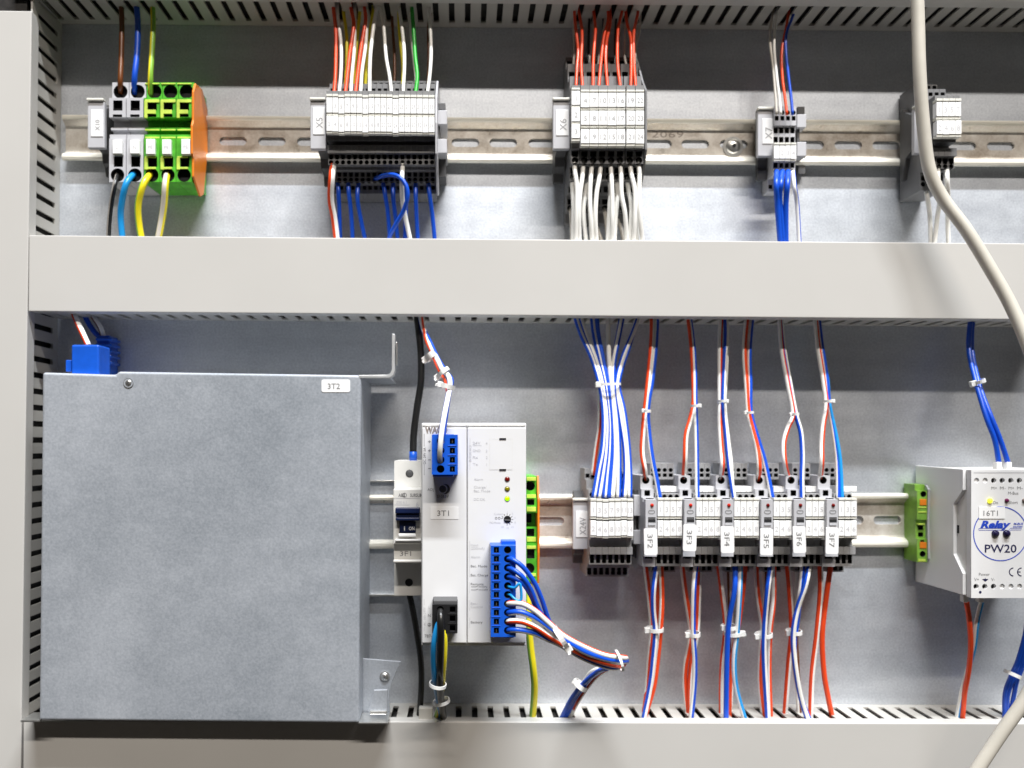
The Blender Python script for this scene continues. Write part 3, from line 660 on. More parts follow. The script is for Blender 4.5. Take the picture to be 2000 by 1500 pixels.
b.text('787-', 829.5, 1242, DP, 6.5, I, w=14, align='L'); b.build('printed_lettering', fl)
b = MB(); b.line(918,855,918,868,DP,.8,IL); b.line(918,901,918,917,DP,.8,IL); b.text('INTERFACE', 918.2, 885, DP, 5, IL, rot=90, w=33)
for y, t, nn_ in ((865,'24V','4'),(880,'GND','3'),(893,'Rx','2'),(906.5,'Tx','1')):
    b.text(t, 923.5, y, DP, 5.2, IL, align='L', w=len(t)*5.0); b.text(nn_, 950.5, y+.5, DP, 5.2, IL)
b.text('(200mA)', 923.5, 869.6, DP, 2.4, IL, align='L', w=17)
b.text('Alarm', 925.5, 936, DP, 5, IL, align='L', w=18); b.text('Charge/', 925.5, 951, DP, 5, IL, align='L', w=25); b.text('Bat. Mode', 925.5, 958.5, DP, 5, IL, align='L', w=32); b.text('DC OK', 925.5, 975, DP, 5, IL, align='L', w=22)
for t_, x_, y_ in (('Custom',974,1003.5),('PC-Mode',967,1020.5)): b.text(t_, x_, y_, DP, 4, IL, w=len(t_)*3)
for s_ in (-1,1):
    q = P(972+s_*3,1012,DP); b.ring((q.x,q.z),.75,.25,-DP-.12,I,0,360,12)
for k in range(9):
    an = math.radians(180-30+(-30)*k*1.0) if 0 else math.radians(150-30*k if k < 6 else 150-30*k)
    r0, r1 = 8.5, 12
    b.line(990.5+r0*math.cos(an), 1014.5-r0*math.sin(an), 990.5+r1*math.cos(an), 1014.5-r1*math.sin(an), DP, 1, I)
b.line(982,1014-2,979,1013,DP,1,I)
for t_, x_, y_ in (('1',991,1000),('2',1001,1003),('5',1006,1011),('8',1006,1020),('10',1001,1029),('15',991.5,1031),('20',981.5,1029)): b.text(t_, x_, y_, DP, 3.6, IL)
for y0, y1 in ((1056,1127),(1136,1158),(1172,1192),(1206,1226)): b.line(917.5,y0,917.5,y1,DP,.8,IL)
for y, t_, w_, st_ in ((1064,'Input',15,IL),(1070.5,'(200mA)',27,IL),(1087.5,'Alarm',18,IL),(1105.5,'Bat. Mode',32,I),(1123,'Bat. Charge',34,I),(1140.5,'Remote',25,I),(1178.5,'Bat.-',14,IL),(1185,'Control',23,IL),(1215,'Battery',23,I)):
    b.text(t_, 919.5, y, DP, 4.8, st_, align='L', w=w_)
for y, t_ in ((1146,'ON'),(1152,'OFF')):
    b.line(920,y,930,y,DP,.8,I); b.line(930,y,934,y-2.5 if t_ == 'ON' else y-2,DP,.8,I); b.line(935,y,941,y,DP,.8,I); b.text(t_, 942, y, DP, 3.8, I, align='L', w=9 if t_ == 'ON' else 11)
b.line(956,857,1000.5,857,DP,.4,M['offwhite']); b.line(956,918,1000.5,918,DP,.4,M['offwhite']); b.line(956,857,956,918,DP,.4,M['offwhite']); b.line(1000.5,857,1000.5,918,DP,.4,M['offwhite'])
b.build('printed_lettering', fr)
b = MB(); b.box(957,858,1000,917,DP+.06,DP-.1,M['psu']); cv = b.build('interface_cover', fr)
b = MB(); b.box(975.5,855.6,988.5,858,DP+.5,DP,M['black']); b.box(975.5,916,988.5,918.4,DP+.5,DP,M['black']); b.build('cover_slots', fr)
for y, m_ in ((936,'led_red'),(955,'led_olive'),(974,'led_green')):
    q = P(990.7,y,DP); s = MB(); s.disc((q.x,q.z),1.75,-DP-.15,-DP+.1,M['ink'],24); s.build('lamp_bezel', fr)
    s = MB(); s.disc((q.x,q.z),1.5,-DP-.2,-DP,M[m_],24,dome=.6); s.build('lamp', fr, label={'led_red':'dark red alarm lamp','led_olive':'dim yellow mode lamp','led_green':'lit green lamp'}[m_])
q = P(991,1014.5,DP); s = MB(); s.disc((q.x,q.z),2.3,-DP-.3,-DP,M['black'],26); 
A = [(q.x-2.0,q.z-.7),(q.x+2.0,q.z-1.0),(q.x+2.0,q.z-.1),(q.x-2.0,q.z+.2)]; s.prism(A,-DP-.8,-DP-.3,M['dgrey']); s.build('rotary_switch', fr, bevel=.1)
q = P(867,955,DP); s = MB(); s.disc((q.x+.7,q.z),3.1,-DP-.12,-DP+.1,M['dgrey'],30)
s.disc((q.x-.7,q.z),2.9,-DP-1.0,-DP,M['psu'],26); s.disc((q.x-.7,q.z),2.2,-DP-1.15,-DP-.9,M['dgrey'],26,dome=.5); s.build('adjuster', fl)
s = MB(); s.box(841,990,895.5,1014,DP+.2,DP,M['sticker']); s.text('3T1', 865.5, 1002, DP+.2, 11, I, w=23); s.build('name_tag', fl)
s = MB(); s.box(826,828,1026,832,DP-2,DP-6,M['offwhite']); s.build('top_ledge', root, bevel=.3)

def plug(label, x0, y0, x1, y1, df, m, rows, cxr, cxs, rr, sq, group=None, glint=True, top=None):
    a = P(x0,y0,df); c = P(x1,y1,df)
    root = thing('plug', label, 'connector', ((a.x+c.x)/2, -(DP+1), c.z), group)
    b = MB(); hs = []
    for y in rows:
        for (cx_, hw, hh, r_) in ((cxr, rr, rr, rr), (cxs, sq, sq*1.1, .1)):
            q = P(cx_, y, df); hs.append((q.x, q.z, hw, hh, r_))
    b.plate(lambda u,v,w: Vector((u,-df+w,v)), a.x, c.x, c.z, a.z, hs, 5, M[m], M['void'])
    y_ = -DP-.3
    for (p, q) in (((a.x,a.z),(c.x,a.z)),((c.x,a.z),(c.x,c.z)),((c.x,c.z),(a.x,c.z)),((a.x,c.z),(a.x,a.z))):
        b.poly([(p[0],-df,p[1]),(q[0],-df,q[1]),(q[0],y_,q[1]),(p[0],y_,p[1])], M[m])
    body = b.build('plug_body', root)
    for i, y in enumerate(rows):
        if glint:
            q = P(cxs, y, df-2); s = MB(); s.box6(q.x-.28,q.x+.28,-df+1.4,-df+3,q.z-.9,q.z+.9,M['steel']); s.build('contact', root)
        if i:
            ym = (rows[i-1]+y)/2; s = MB(); s.box((cxs-9),ym-.7,(cxs+8),ym+.5,df+.35,df-.1,M[m]); s.build('ridge', root, bevel=.1)
    return root
r = plug('four way blue plug at the top left of the white power supply', 843.5, 849, 894, 927, 107, 'blueplug', (861.5,880,898,916), 860.5, 883.5, 2.35, 1.55, 'plugs on the power supply')
b = MB(); b.box(845,848,887,853,100,DP+.2,M['blueplug']); b.box(845,922,886,931,101,DP+.2,M['blueplug']); b.build('plug_base', r, bevel=.4)
r = plug('ten way blue plug at the lower right of the white power supply', 958.5, 1066, 1007.5, 1244, 107, 'blueplug', [1074+17.5*i for i in range(10)], 991.5, 969.5, 2.2, 1.55, 'plugs on the power supply')
b = MB(); b.box(979,1056,1007.5,1066,98,DP+.2,M['blueplug']); b.box(985,1240,1004,1246,105,DP+.2,M['blueplug']); b.build('plug_base', r, bevel=.4)
r = plug('black mains plug at the lower left of the white power supply', 844, 1181, 893.5, 1237, 107, 'black', (1190.5,1208.5,1227), 860, 884, 2.1, 1.7, 'plugs on the power supply', glint=False)
b = MB(); b.box(845,1171,888,1179,100,DP+.2,M['black']); b.box(846,1173,893,1181,104,DP+.2,M['dgrey']); b.build('plug_base', r, bevel=.4)

# ---------------------------------------------------------------- relay box 16T1
DR = 64
root = thing('relay_box', 'white boxed converter tagged 16T1 with blue Relay lettering and PW20', 'relay box', (P(1960,0,DR).x, -30, P(0,1168,DR).z))
Xl = P(1893.5,0,DR).x; Xr = P(2080,0,DR).x; z = lambda y, d=DR: P(0,y,d).z
b = MB(); b.box6(Xl+1.5, Xr, -DR+5, -1.7, z(1164), z(917), M['offwhite']); b.build('housing', root, bevel=.5)
b = MB(); q0 = P(1897,918,DR); q1 = P(2076,1168,DR)
hs = []
for i in range(6):
    for (y, x0) in ((938.5,1907.5),(1145.5,1906.5)): q = P(x0+16.7*i if y < 1000 else x0+17*i, y, DR); hs.append((q.x,q.z,1.75,1.75,1.75))
b.plate(lambda u,v,w: Vector((u,-DR+w,v)), q0.x, q1.x, q1.z, q0.z, hs, 2.5, M['psu'], M['void'], dwall=True)
y_ = -DR+4.9
for (p, q) in (((q0.x,q0.z),(q1.x,q0.z)),((q1.x,q0.z),(q1.x,q1.z)),((q1.x,q1.z),(q0.x,q1.z)),((q0.x,q1.z),(q0.x,q0.z))):
    b.poly([(p[0],-DR,p[1]),(q[0],-DR,q[1]),(q[0],y_,q[1]),(p[0],y_,p[1])], M['psu'])
fp = b.build('front_cover', root)
for i in range(6):
    for (y, x0, blank) in ((938.5,1907.5,i < 2),(1145.5,1906.5,i > 2)):
        if blank: q = P(x0+16.8*i, y, DR); s = MB(); s.disc((q.x,q.z),1.7,-DR+1.0,-DR+2.4,M['psu'],20); s.build('blank_plug', fp)
b = MB(); nv, bl_ = M['inknavy'], M['inkblue']
b.line(1902,923,2076,923,DR,1.6,M['inklight'])
for i, t_ in ((2,'M+'),(3,'M-'),(4,'M+'),(5,'M-')): b.text(t_, 1907.5+16.7*i+1, 953, DR, 6, I, w=11)
b.text('M-Bus', 1979, 963, DR, 6, I, w=20); b.text('On', 1944, 981.5, DR, 6, I, w=10); b.text('Short', 1979, 981, DR, 6.5, I, w=18)
c = P(1954,1042.5,DR); b.ring((c.x,c.z),53.5*k_(DR),1.9*k_(DR),-DR-.12,bl_,0,360,90)
b.text('Relay', 1944.5, 1024, DR, 14, bl_, w=60, bold=.045, shear=.3); b.text('M-BUS', 1989, 1023, DR, 4.2, bl_, w=19, bold=.03, shear=.3); b.text('SOLUTIONS', 1988, 1028.5, DR, 3, bl_, w=19, bold=.03, shear=.3)
for (x0,y0,x1,y1) in ((1912,1032,1960,1032),(1912,1035.5,1959,1035.5),(1912,1032,1912,1035.5),(1960,1032,1964,1036),(1959,1035.5,1963,1039),(1970,1036,1974,1031.5),(1972,1038,1975,1035),(1974,1031.5,1995,1031.5),(1975,1035,1994,1035),(1995,1031.5,1994,1035)): b.line(x0,y0,x1,y1,DR,.8,bl_)
b.text('PW20', 1954.5, 1071, DR, 16, nv, w=62, bold=.012)
for cx_, e_ in ((1977,0),(1993,1)):
    q = P(cx_+2,1117,DR); b.ring((q.x,q.z),8.7*k_(DR),2*k_(DR),-DR-.12,nv,90,270,20)
    if e_: b.line(cx_-6,1117,cx_+.5,1117,DR,2,nv)
b.text('Power', 1922.5, 1121.5, DR, 6, I, w=21); b.text('V+', 1907.5, 1131.5, DR, 6, I, w=9); b.text('V-', 1939.5, 1131.5, DR, 6, I, w=7)
b.line(1919,1131.5,1930,1131.5,DR,1.6,nv); b.line(1921,1133.4,1928,1133.4,DR,1.6,nv); b.line(1923,1135,1926,1135,DR,1.2,nv); b.line(1924.5,1128.5,1924.5,1131,DR,1,nv)
b.build('printed_lettering', fp)
s = MB(); s.box(1912,990,1963,1013,DR+.4,DR+.05,M['sticker']); s.text('16T1', 1935, 1002, DR+.4, 10.5, I, w=28); s.build('name_tag', fp)
for (x, y, m_, r_) in ((1933,978,'led_yellow',1.7),(1966,977.5,'led_violet',1.35),(2000,977.5,'led_grey',1.35),(1943.5,1042,'led_navy',2.4),(1965.5,1042,'led_navy',2.4)):
    q = P(x,y,DR); s = MB(); s.disc((q.x,q.z),r_,-DR-.4,-DR,M[m_],24,dome=r_*.9); s.build('lamp', fp)
q = P(1914.5,1156.5,DR); s = MB(); s.disc((q.x,q.z),.85,-DR-.14,-DR,M['inknavy'],16); s.build('small_hole', fp)
# side flap of the cover : pale edge that steps back towards the rail
b = MB()
pf = [(-1.7,z(909,1.7)),(-DR+5.6,z(917)),(-DR+5.6,z(958)),(-DR+16,z(988)),(-DR+16,z(1088)),(-DR+5.6,z(1123)),(-DR+5.6,z(1165)),(-1.7,z(1135,1.7))]
b.xprism(pf, Xl-.9, Xl+1.45, M['sticker']); b.build('side_shell', root, bevel=.3)  # whiter than the housing, stands in for light on this side
b = MB(); b.box6(Xl+1.2, Xl+1.45, -DR+13.6, -DR+15.6, z(1046), z(1030), M['void']); b.build('side_slot', root)
def RM(d): return d if d < 40 else 40+(d-40)*.615
# ---------------------------------------------------------------- wires and cable ties
def path3(pts, d):
    n = len(pts); out = []
    for i, p in enumerate(pts):
        if len(p) == 3: out.append(P(p[0], p[1], RM(p[2])))
        else:
            if isinstance(d, (list, tuple)): t = i/(n-1); dd = d[0]+(d[1]-d[0])*t if len(d) == 2 else d[i]
            else: dd = d
            out.append(P(p[0], p[1], dd))
    return out
def wire(label, group, pts, d, r, col, stripe=None, frac=.42, phase=.6, twist=0.0, name='wire', cat='wire', n=16):
    if isinstance(phase, str): phase = {'L': .32, 'R': -2*math.pi*frac-.32, 'C': -math.pi*frac}[phase]
    w = path3(pts, d); dm = -sum(q.y for q in w)/len(w); b = MB()
    b.tube(w, r*k_(dm), M['w_'+col] if ('w_'+col) in M else M[col], M['w_'+stripe] if stripe else None, frac, phase, twist, n=n)
    return b.build(name, label=label, cat=cat, group=group)
def tie(label, px, py, d, wpx, depth, ang=0, h=6, head=1, tail=8, m='tie', hs=1.0):
    """nylon strap round a bundle: flat band with locking head and cut tail"""
    k = k_(d); c = P(px, py, d); a = math.radians(ang)
    ax = Vector((math.sin(a), 0, math.cos(a)))      # bundle direction
    ux = Vector((math.cos(a), 0, -math.sin(a))); uy = Vector((0, -1, 0))
    root = thing('cable_tie', label, 'cable tie', c, 'white nylon cable ties')
    b = MB(); n = 22; W_, Dp, H = wpx*k/2, depth/2, h*k/2; t = .7
    for i in range(n):
        A0, A1 = 2*math.pi*i/n, 2*math.pi*(i+1)/n
        def pt(an, o, s): return c+ux*(math.cos(an)*(W_+o))+uy*(math.sin(an)*(Dp+o))+ax*(s*H)
        b.poly([pt(A0,t,-1),pt(A1,t,-1),pt(A1,t,1),pt(A0,t,1)], M[m]); b.poly([pt(A0,0,-1),pt(A1,0,-1),pt(A1,0,1),pt(A0,0,1)], M[m])
        for s in (-1, 1): b.poly([pt(A0,0,s),pt(A1,0,s),pt(A1,t,s),pt(A0,t,s)], M[m])
    b.build('strap', root, weld=True)
    if head:
        b = MB(); hc = c+ux*(head*(W_+.6*hs))+uy*(Dp*.35); e = (1.9*hs, 1.7*hs, 2.0*hs)
        i = len(b.v)
        b.v += [hc+ux*(sx*e[0])+uy*(sy*e[1])+ax*(sz*e[2]) for sx in (-1,1) for sy in (-1,1) for sz in (-1,1)]
        for q in ((0,1,3,2),(4,6,7,5),(0,4,5,1),(2,3,7,6),(0,2,6,4),(1,5,7,3)): b.f.append([i+x for x in q]); b.m.append(b.mi(M[m]))
        b.build('locking_head', root, bevel=.5)
    if tail:
        b = MB(); hc = c+ux*(head*(W_+1.4))+uy*(Dp*.35+1.0); T = tail*k; i = len(b.v)
        dr = (uy*.6+ux*head*.6-ax*.3).normalized()
        for s in (0, 1):
            for e1 in (-.9, .9):
                for e2 in (-.3, .3): b.v.append(hc+dr*(s*T)+ax*e1+ux*e2)
        for q in ((0,1,3,2),(4,6,7,5),(0,4,5,1),(2,3,7,6),(0,2,6,4),(1,5,7,3)): b.f.append([i+x for x in q]); b.m.append(b.mi(M[m]))
        b.build('strap_tail', root, bevel=.15)
# green-yellow group
G = 'wires above the large terminal blocks at upper left'
wire('brown wire dropping from the top duct into the first large block', G, [(236,-20),(238,50),(237,110),(235,160),(236,182)], [22,25,27,29,24], 5, 'brown')
wire('dark blue wire dropping from the top duct into the second large block', G, [(263,-20),(269,40),(268,100),(263,150),(262,184)], [22,25,27,29,24], 5.5, 'blue')
wire('yellow and green wire dropping from the top duct into the first earth block', G, [(297,-20),(299,45),(297,100),(294,150),(294,190)], [22,25,27,29,24], 5, 'yellow', 'gstripe', .2, 'R')
G = 'wires below the large terminal blocks at upper left'
wire('black wire below the first large terminal block', G, [(231,338),(224,362),(217,400),(213,440),(211,490)], [28,36,33,30,26], 4.5, 'black', 'grey', .15, 0)
wire('light blue wire below the second large terminal block', G, [(263,338),(247,358),(238,395),(236,430),(242,490)], [28,37,34,30,26], 6, 'sky')
wire('yellow and green wire bowing left below the first earth block', G, [(295,338),(280,360),(270,400),(272,440),(281,490)], [28,37,34,30,26], 6.5, 'yellow', 'gstripe', .28, 'L')
wire('yellow and green wire with pale stripe below the second earth block', G, [(327,338),(323,360),(321,395),(316,430),(305,490)], [28,37,34,30,26], 6.5, 'yellow', 'offwhite', .22, 'C')
# X5 above
G = 'wires entering strip X5 from above'
dd = (22, 40)
def w5(lab, pts, col, r=3.6, d=dd, st=None): wire(lab, G, [(pts[0][0]-1, -22)]+pts if pts[0][1] < 40 else [(pts[0][0], pts[0][1]-40)]+pts, d, r, col, st)
w5('red wire farthest left above strip X5', [(651,12),(656,60),(656,110),(655,150),(652,187)], 'red')
w5('white wire just right of the leftmost red one above strip X5', [(659,25),(666,85),(666,140),(662,187)], 'white', 3.4)
w5('yellow wire behind the first pair of wires above strip X5', [(671,20),(677,70),(677,120),(674,175)], 'yellow', 3.2, (18,26))
w5('red wire second from the left above strip X5', [(685,12),(691,50),(683,105),(678,150),(674,187)], 'red')
w5('white wire just right of the second red one above strip X5', [(693,30),(692,95),(687,150),(685,187)], 'white', 3.4)
w5('yellow wire behind the second pair of wires above strip X5', [(703,20),(699,60),(694,120),(690,175)], 'yellow', 3.2, (18,26))
w5('red wire third from the left above strip X5', [(711,8),(714,40),(705,95),(698,150),(694,187)], 'red')
w5('white wire just right of the third red one above strip X5', [(716,20),(715,80),(707,140),(704,187)], 'white', 3.4)
w5('yellow wire behind the third pair of wires above strip X5', [(729,15),(722,70),(716,120),(713,175)], 'yellow', 3.4, (18,26))
w5('white wire leaning right towards the top, fourth above strip X5', [(738,0),(730,50),(723,115),(722,187)], 'white', 3.6)
w5('white wire bowing right above the middle of strip X5', [(735,0),(748,40),(754,110),(761,150),(765,187)], 'white', 3.4)
w5('dark brown wire in the shade above the middle of strip X5', [(766,40),(771,120),(770,175)], 'brown', 2.8, (12,20))
w5('yellow wire behind the sixth white wire above strip X5', [(779,15),(780,60),(787,130),(786,175)], 'yellow', 3.2, (18,26))
w5('white wire left of the green one above strip X5', [(779,10),(787,70),(790,120),(787,187)], 'white', 3.4)
w5('thin white wire passing behind the green one above strip X5', [(801,8),(802,50),(805,90),(812,150),(812,175)], 'white', 2.6, (18,26))
w5('bright green wire above strip X5', [(803,0),(808,60),(811,110),(815,150),(811,187)], 'green', 3.8)
w5('brown wire behind the rightmost white wire above strip X5', [(842,5),(837,60),(838,110),(836,175)], 'brown', 3.2, (16,26))
w5('white wire farthest right above strip X5', [(838,15),(842,90),(840,140),(834,187)], 'white', 3.4)
# X5 below
G = 'wires hanging from strip X5'
wire('red and white striped wire at the left below strip X5', G, [(652,316),(648,345),(646,390),(653,430),(660,490)], [36,44,38,32,28], 6.5, 'red', 'white', .45, 'R')
for lab, pts in (('blue wire first from the left below strip X5', [(659,350),(661,375),(663,420),(665,490)]), ('blue wire second from the left below strip X5', [(680,350),(681,375),(686,420),(690,490)]),
    ('blue wire third from the left below strip X5', [(701,350),(698,385),(704,425),(718,490)]), ('blue wire fourth from the left below strip X5', [(747,350),(752,380),(758,420),(763,490)]),
    ('blue wire fifth from the left below strip X5', [(768,350),(768,385),(773,430),(779,490)]), ('short piece of blue wire behind the white one below strip X5', [(793,352),(793,400),(792,440),(791,490)]),
    ('blue wire second from the right below strip X5', [(812,350),(812,385),(814,430),(817,490)]), ('blue wire farthest right below strip X5', [(836,350),(839,380),(845,425),(851,490)])):
    wire(lab, G, pts, [26,30,26,22], 4.2, 'blue')
wire('white wire below strip X5 crossed by the blue loop', G, [(787,317),(785,350),(786,390),(793,430),(806,490)], [38,44,38,32,28], 4.6, 'white')
wire('blue wire arching in a loop over its neighbours below strip X5', G, [(724,353),(740,346),(762,341),(780,346),(793,362),(796,385),(788,412),(772,440),(760,465),(756,490)], [26,34,42,46,47,46,42,38,34,30], 4.2, 'blue')
# X6 above
G = 'wires entering strip X6 from above'
for i, pts in enumerate(([(1121,-20),(1123,40),(1129,95),(1127,130),(1125,172)], [(1121,-20),(1133,35),(1137,70),(1135,125),(1138,176)], [(1154,-20),(1161,35),(1163,60),(1159,115),(1158,176)],
    [(1183,-20),(1188,35),(1179,75),(1173,130),(1169,176)], [(1188,-20),(1192,40),(1185,80),(1183,120),(1187,176)], [(1224,-20),(1213,30),(1207,60),(1206,120),(1212,176)],
    [(1219,-20),(1224,40),(1232,75),(1233,120),(1232,176)], [(1254,-20),(1245,30),(1238,65),(1238,120),(1242,176)])):
    wire('thin red wire, %s from the left above strip X6' % ORD[i], G, pts, (20, 41), 3.0, 'red')
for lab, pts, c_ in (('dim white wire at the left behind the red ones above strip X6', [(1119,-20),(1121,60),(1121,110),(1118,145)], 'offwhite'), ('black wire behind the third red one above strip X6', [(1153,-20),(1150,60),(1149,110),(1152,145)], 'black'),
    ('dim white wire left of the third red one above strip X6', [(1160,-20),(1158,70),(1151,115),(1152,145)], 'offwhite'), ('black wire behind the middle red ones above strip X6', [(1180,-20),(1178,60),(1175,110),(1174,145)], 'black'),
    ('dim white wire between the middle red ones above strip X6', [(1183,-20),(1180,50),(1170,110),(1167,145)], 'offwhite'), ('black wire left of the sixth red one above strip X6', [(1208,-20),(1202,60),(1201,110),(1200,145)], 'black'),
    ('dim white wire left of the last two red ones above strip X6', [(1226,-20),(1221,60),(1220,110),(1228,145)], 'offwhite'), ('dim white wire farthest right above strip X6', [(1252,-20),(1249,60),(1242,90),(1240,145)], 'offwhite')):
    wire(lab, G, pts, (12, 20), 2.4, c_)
# X6 below
G = 'white wires hanging from strip X6'
rows = [[(1121,313),(1123,335),(1127,370),(1126,420),(1124,490)], [(1139,313),(1138,340),(1133,380),(1131,420),(1132,490)], [(1157,313),(1154,345),(1152,385),(1154,430),(1158,490)], [(1174,313),(1171,345),(1165,380),(1163,430),(1166,490)],
        [(1192,313),(1194,345),(1196,390),(1196,430),(1195,490)], [(1210,313),(1213,340),(1214,380),(1221,420),(1225,490)], [(1229,313),(1233,340),(1240,375),(1240,430),(1236,490)], [(1246,313),(1249,340),(1249,380),(1251,430),(1257,490)]]
for i, pts in enumerate(rows): wire('white wire, %s from the left in the front row below strip X6' % ORD[i], G, pts, [37,41,42.5,43,39], 4.4, 'white')
for i, pts in enumerate(([(1117,347),(1118,370),(1120,410),(1119,490)], [(1148,347),(1143,380),(1140,420),(1147,490)], [(1190,347),(1192,375),(1190,410),(1186,490)], [(1203,347),(1206,375),(1203,420),(1199,490)], [(1224,347),(1228,375),(1233,410),(1228,490)], [(1240,347),(1244,375),(1246,420),(1243,490)])):
    wire('off-white wire, %s from the left in the second row below strip X6' % ORD[i], G, pts, [30,34,37,37], 4.2, 'white')
for i, pts in enumerate(([(1113,407),(1116,425),(1118,490)], [(1179,407),(1184,430),(1189,490)], [(1158,430),(1168,452),(1182,492)], [(1206,430),(1214,450),(1222,492)])):
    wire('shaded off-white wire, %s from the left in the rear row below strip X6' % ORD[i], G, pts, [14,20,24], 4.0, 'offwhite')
# X7
G = 'thin wires entering strip X7 from above'
wire('white wire farthest left above strip X7', G, [(1523,-15),(1508,35),(1504,80),(1510,130),(1514,180),(1517,224)], (20,30), 2.6, 'offwhite')
wire('white wire second from the left above strip X7', G, [(1527,-15),(1516,35),(1512,90),(1517,150),(1522,190),(1525,224)], (22,32), 2.8, 'white')
wire('thin red wire above strip X7', G, [(1548,-15),(1536,50),(1527,100),(1528,150),(1533,190),(1537,224)], (20,32), 2.6, 'red')
wire('thin bright blue wire above strip X7', G, [(1563,-15),(1549,30),(1536,65),(1535,100),(1540,150),(1545,190),(1548,224)], (20,32), 2.8, 'blue')
G = 'wires hanging from strip X7'
for i, pts in enumerate(([(1517,335),(1516,360),(1518,400),(1525,490)], [(1528,335),(1525,360),(1523,390),(1532,490)], [(1539,335),(1538,360),(1535,400),(1535,490)])):
    wire('glossy blue wire, %s from the left below strip X7' % ORD[i], G, pts, [27,36,32,26], 5.2, 'blue')
wire('white wire with thin blue stripe below strip X7', G, [(1549,335),(1552,365),(1557,400),(1562,490)], [27,34,30,26], 4.2, 'white', 'blue', .3, 'R')
G = 'white wires hanging from strip X8'
wire('white wire left of the thick cable below strip X8', G, [(1808,362),(1811,385),(1816,420),(1819,490)], [22,26,24,22], 4.2, 'white')
wire('white wire partly hidden by the thick cable below strip X8', G, [(1832,325),(1832,350),(1836,385),(1830,430),(1824,490)], [36,42,36,28,24], 4.2, 'white')
wire('white wire right of the thick cable below strip X8', G, [(1849,325),(1850,350),(1852,390),(1851,430),(1853,490)], [36,42,36,28,24], 4.2, 'white')
# thick loose cable
wire('thick beige loose cable curving down the right side in front of everything', None, [(1790,-60),(1793,40),(1796,140),(1803,240),(1815,330),(1842,388),(1888,450),(1937,530),(1975,598),(2010,680),(2045,790),(2068,950),(2076,1100),(2062,1240),(2010,1352),(1950,1440),(1898,1520),(1850,1600)],
     [70,70,70,68,66,66,70,74,78,84,90,96,100,100,96,92,90,90], 12.2, 'cable', name='cable', cat='cable', n=20)

# wires dropping into X24V
G = 'wires dropping from the middle duct into strip X24V'
def wv(lab, pts, c_, st, ph, d=(22,46), r=4.8, fr=.32, tw=0): wire(lab, G, pts, d, r, c_, st, fr, ph, tw)
wv('red and white wire at the left, ending in the upper row of strip X24V', [(1160,600),(1166,660),(1171,720),(1172,780),(1171,830),(1164,880),(1158,928)], 'red', 'white', 'L', (18,26), 4.4)
wv('blue wire with red edge, farthest left at the top of the X24V bundle', [(1118,600),(1134,650),(1156,700),(1172,755),(1179,810),(1177,870),(1168,920),(1159,972)], 'blue', 'white', 'R')
wv('white wire with blue edge, second at the top of the X24V bundle', [(1128,600),(1143,650),(1164,705),(1177,755),(1185,820),(1183,880),(1176,930),(1169,972)], 'white', 'blue', 'L')
wv('blue and white wire, third at the top of the X24V bundle', [(1155,600),(1160,650),(1172,705),(1183,755),(1190,820),(1189,880),(1184,930),(1180,972)], 'blue', 'white', 'R')
wv('dark blue wire, fourth at the top of the X24V bundle', [(1164,600),(1168,650),(1178,705),(1187,755),(1194,820),(1195,880),(1192,930),(1189,972)], 'blue', None, 0)
wv('white wire falling straight through the middle of the X24V bundle', [(1188,600),(1188,655),(1190,710),(1195,755),(1199,820),(1202,880),(1199,930),(1196,972)], 'white', None, 0)
wv('white wire with blue edge coming from the right in the X24V bundle', [(1220,600),(1210,650),(1199,710),(1199,755),(1206,820),(1209,880),(1209,930),(1208,972)], 'white', 'blue', 'R')
wv('white wire coming from far right in the X24V bundle', [(1253,600),(1238,645),(1214,705),(1204,755),(1211,810),(1220,870),(1222,920),(1219,972)], 'white', 'blue', 'L')
wv('blue and white wire, rightmost at the foot of the X24V bundle', [(1249,600),(1232,665),(1214,720),(1208,755),(1218,800),(1226,860),(1230,920),(1230,972)], 'white', 'blue', 'R')
wv('dark blue wire in the back of the X24V bundle', [(1216,600),(1205,660),(1196,715),(1192,755),(1198,820),(1207,890),(1212,930),(1213,972)], 'blue', None, 0, (18,40), 3.8)
tie('translucent cable tie round the wide bundle above strip X24V', 1190, 751, 34, 42, 10, -2, 5, -1, 0)
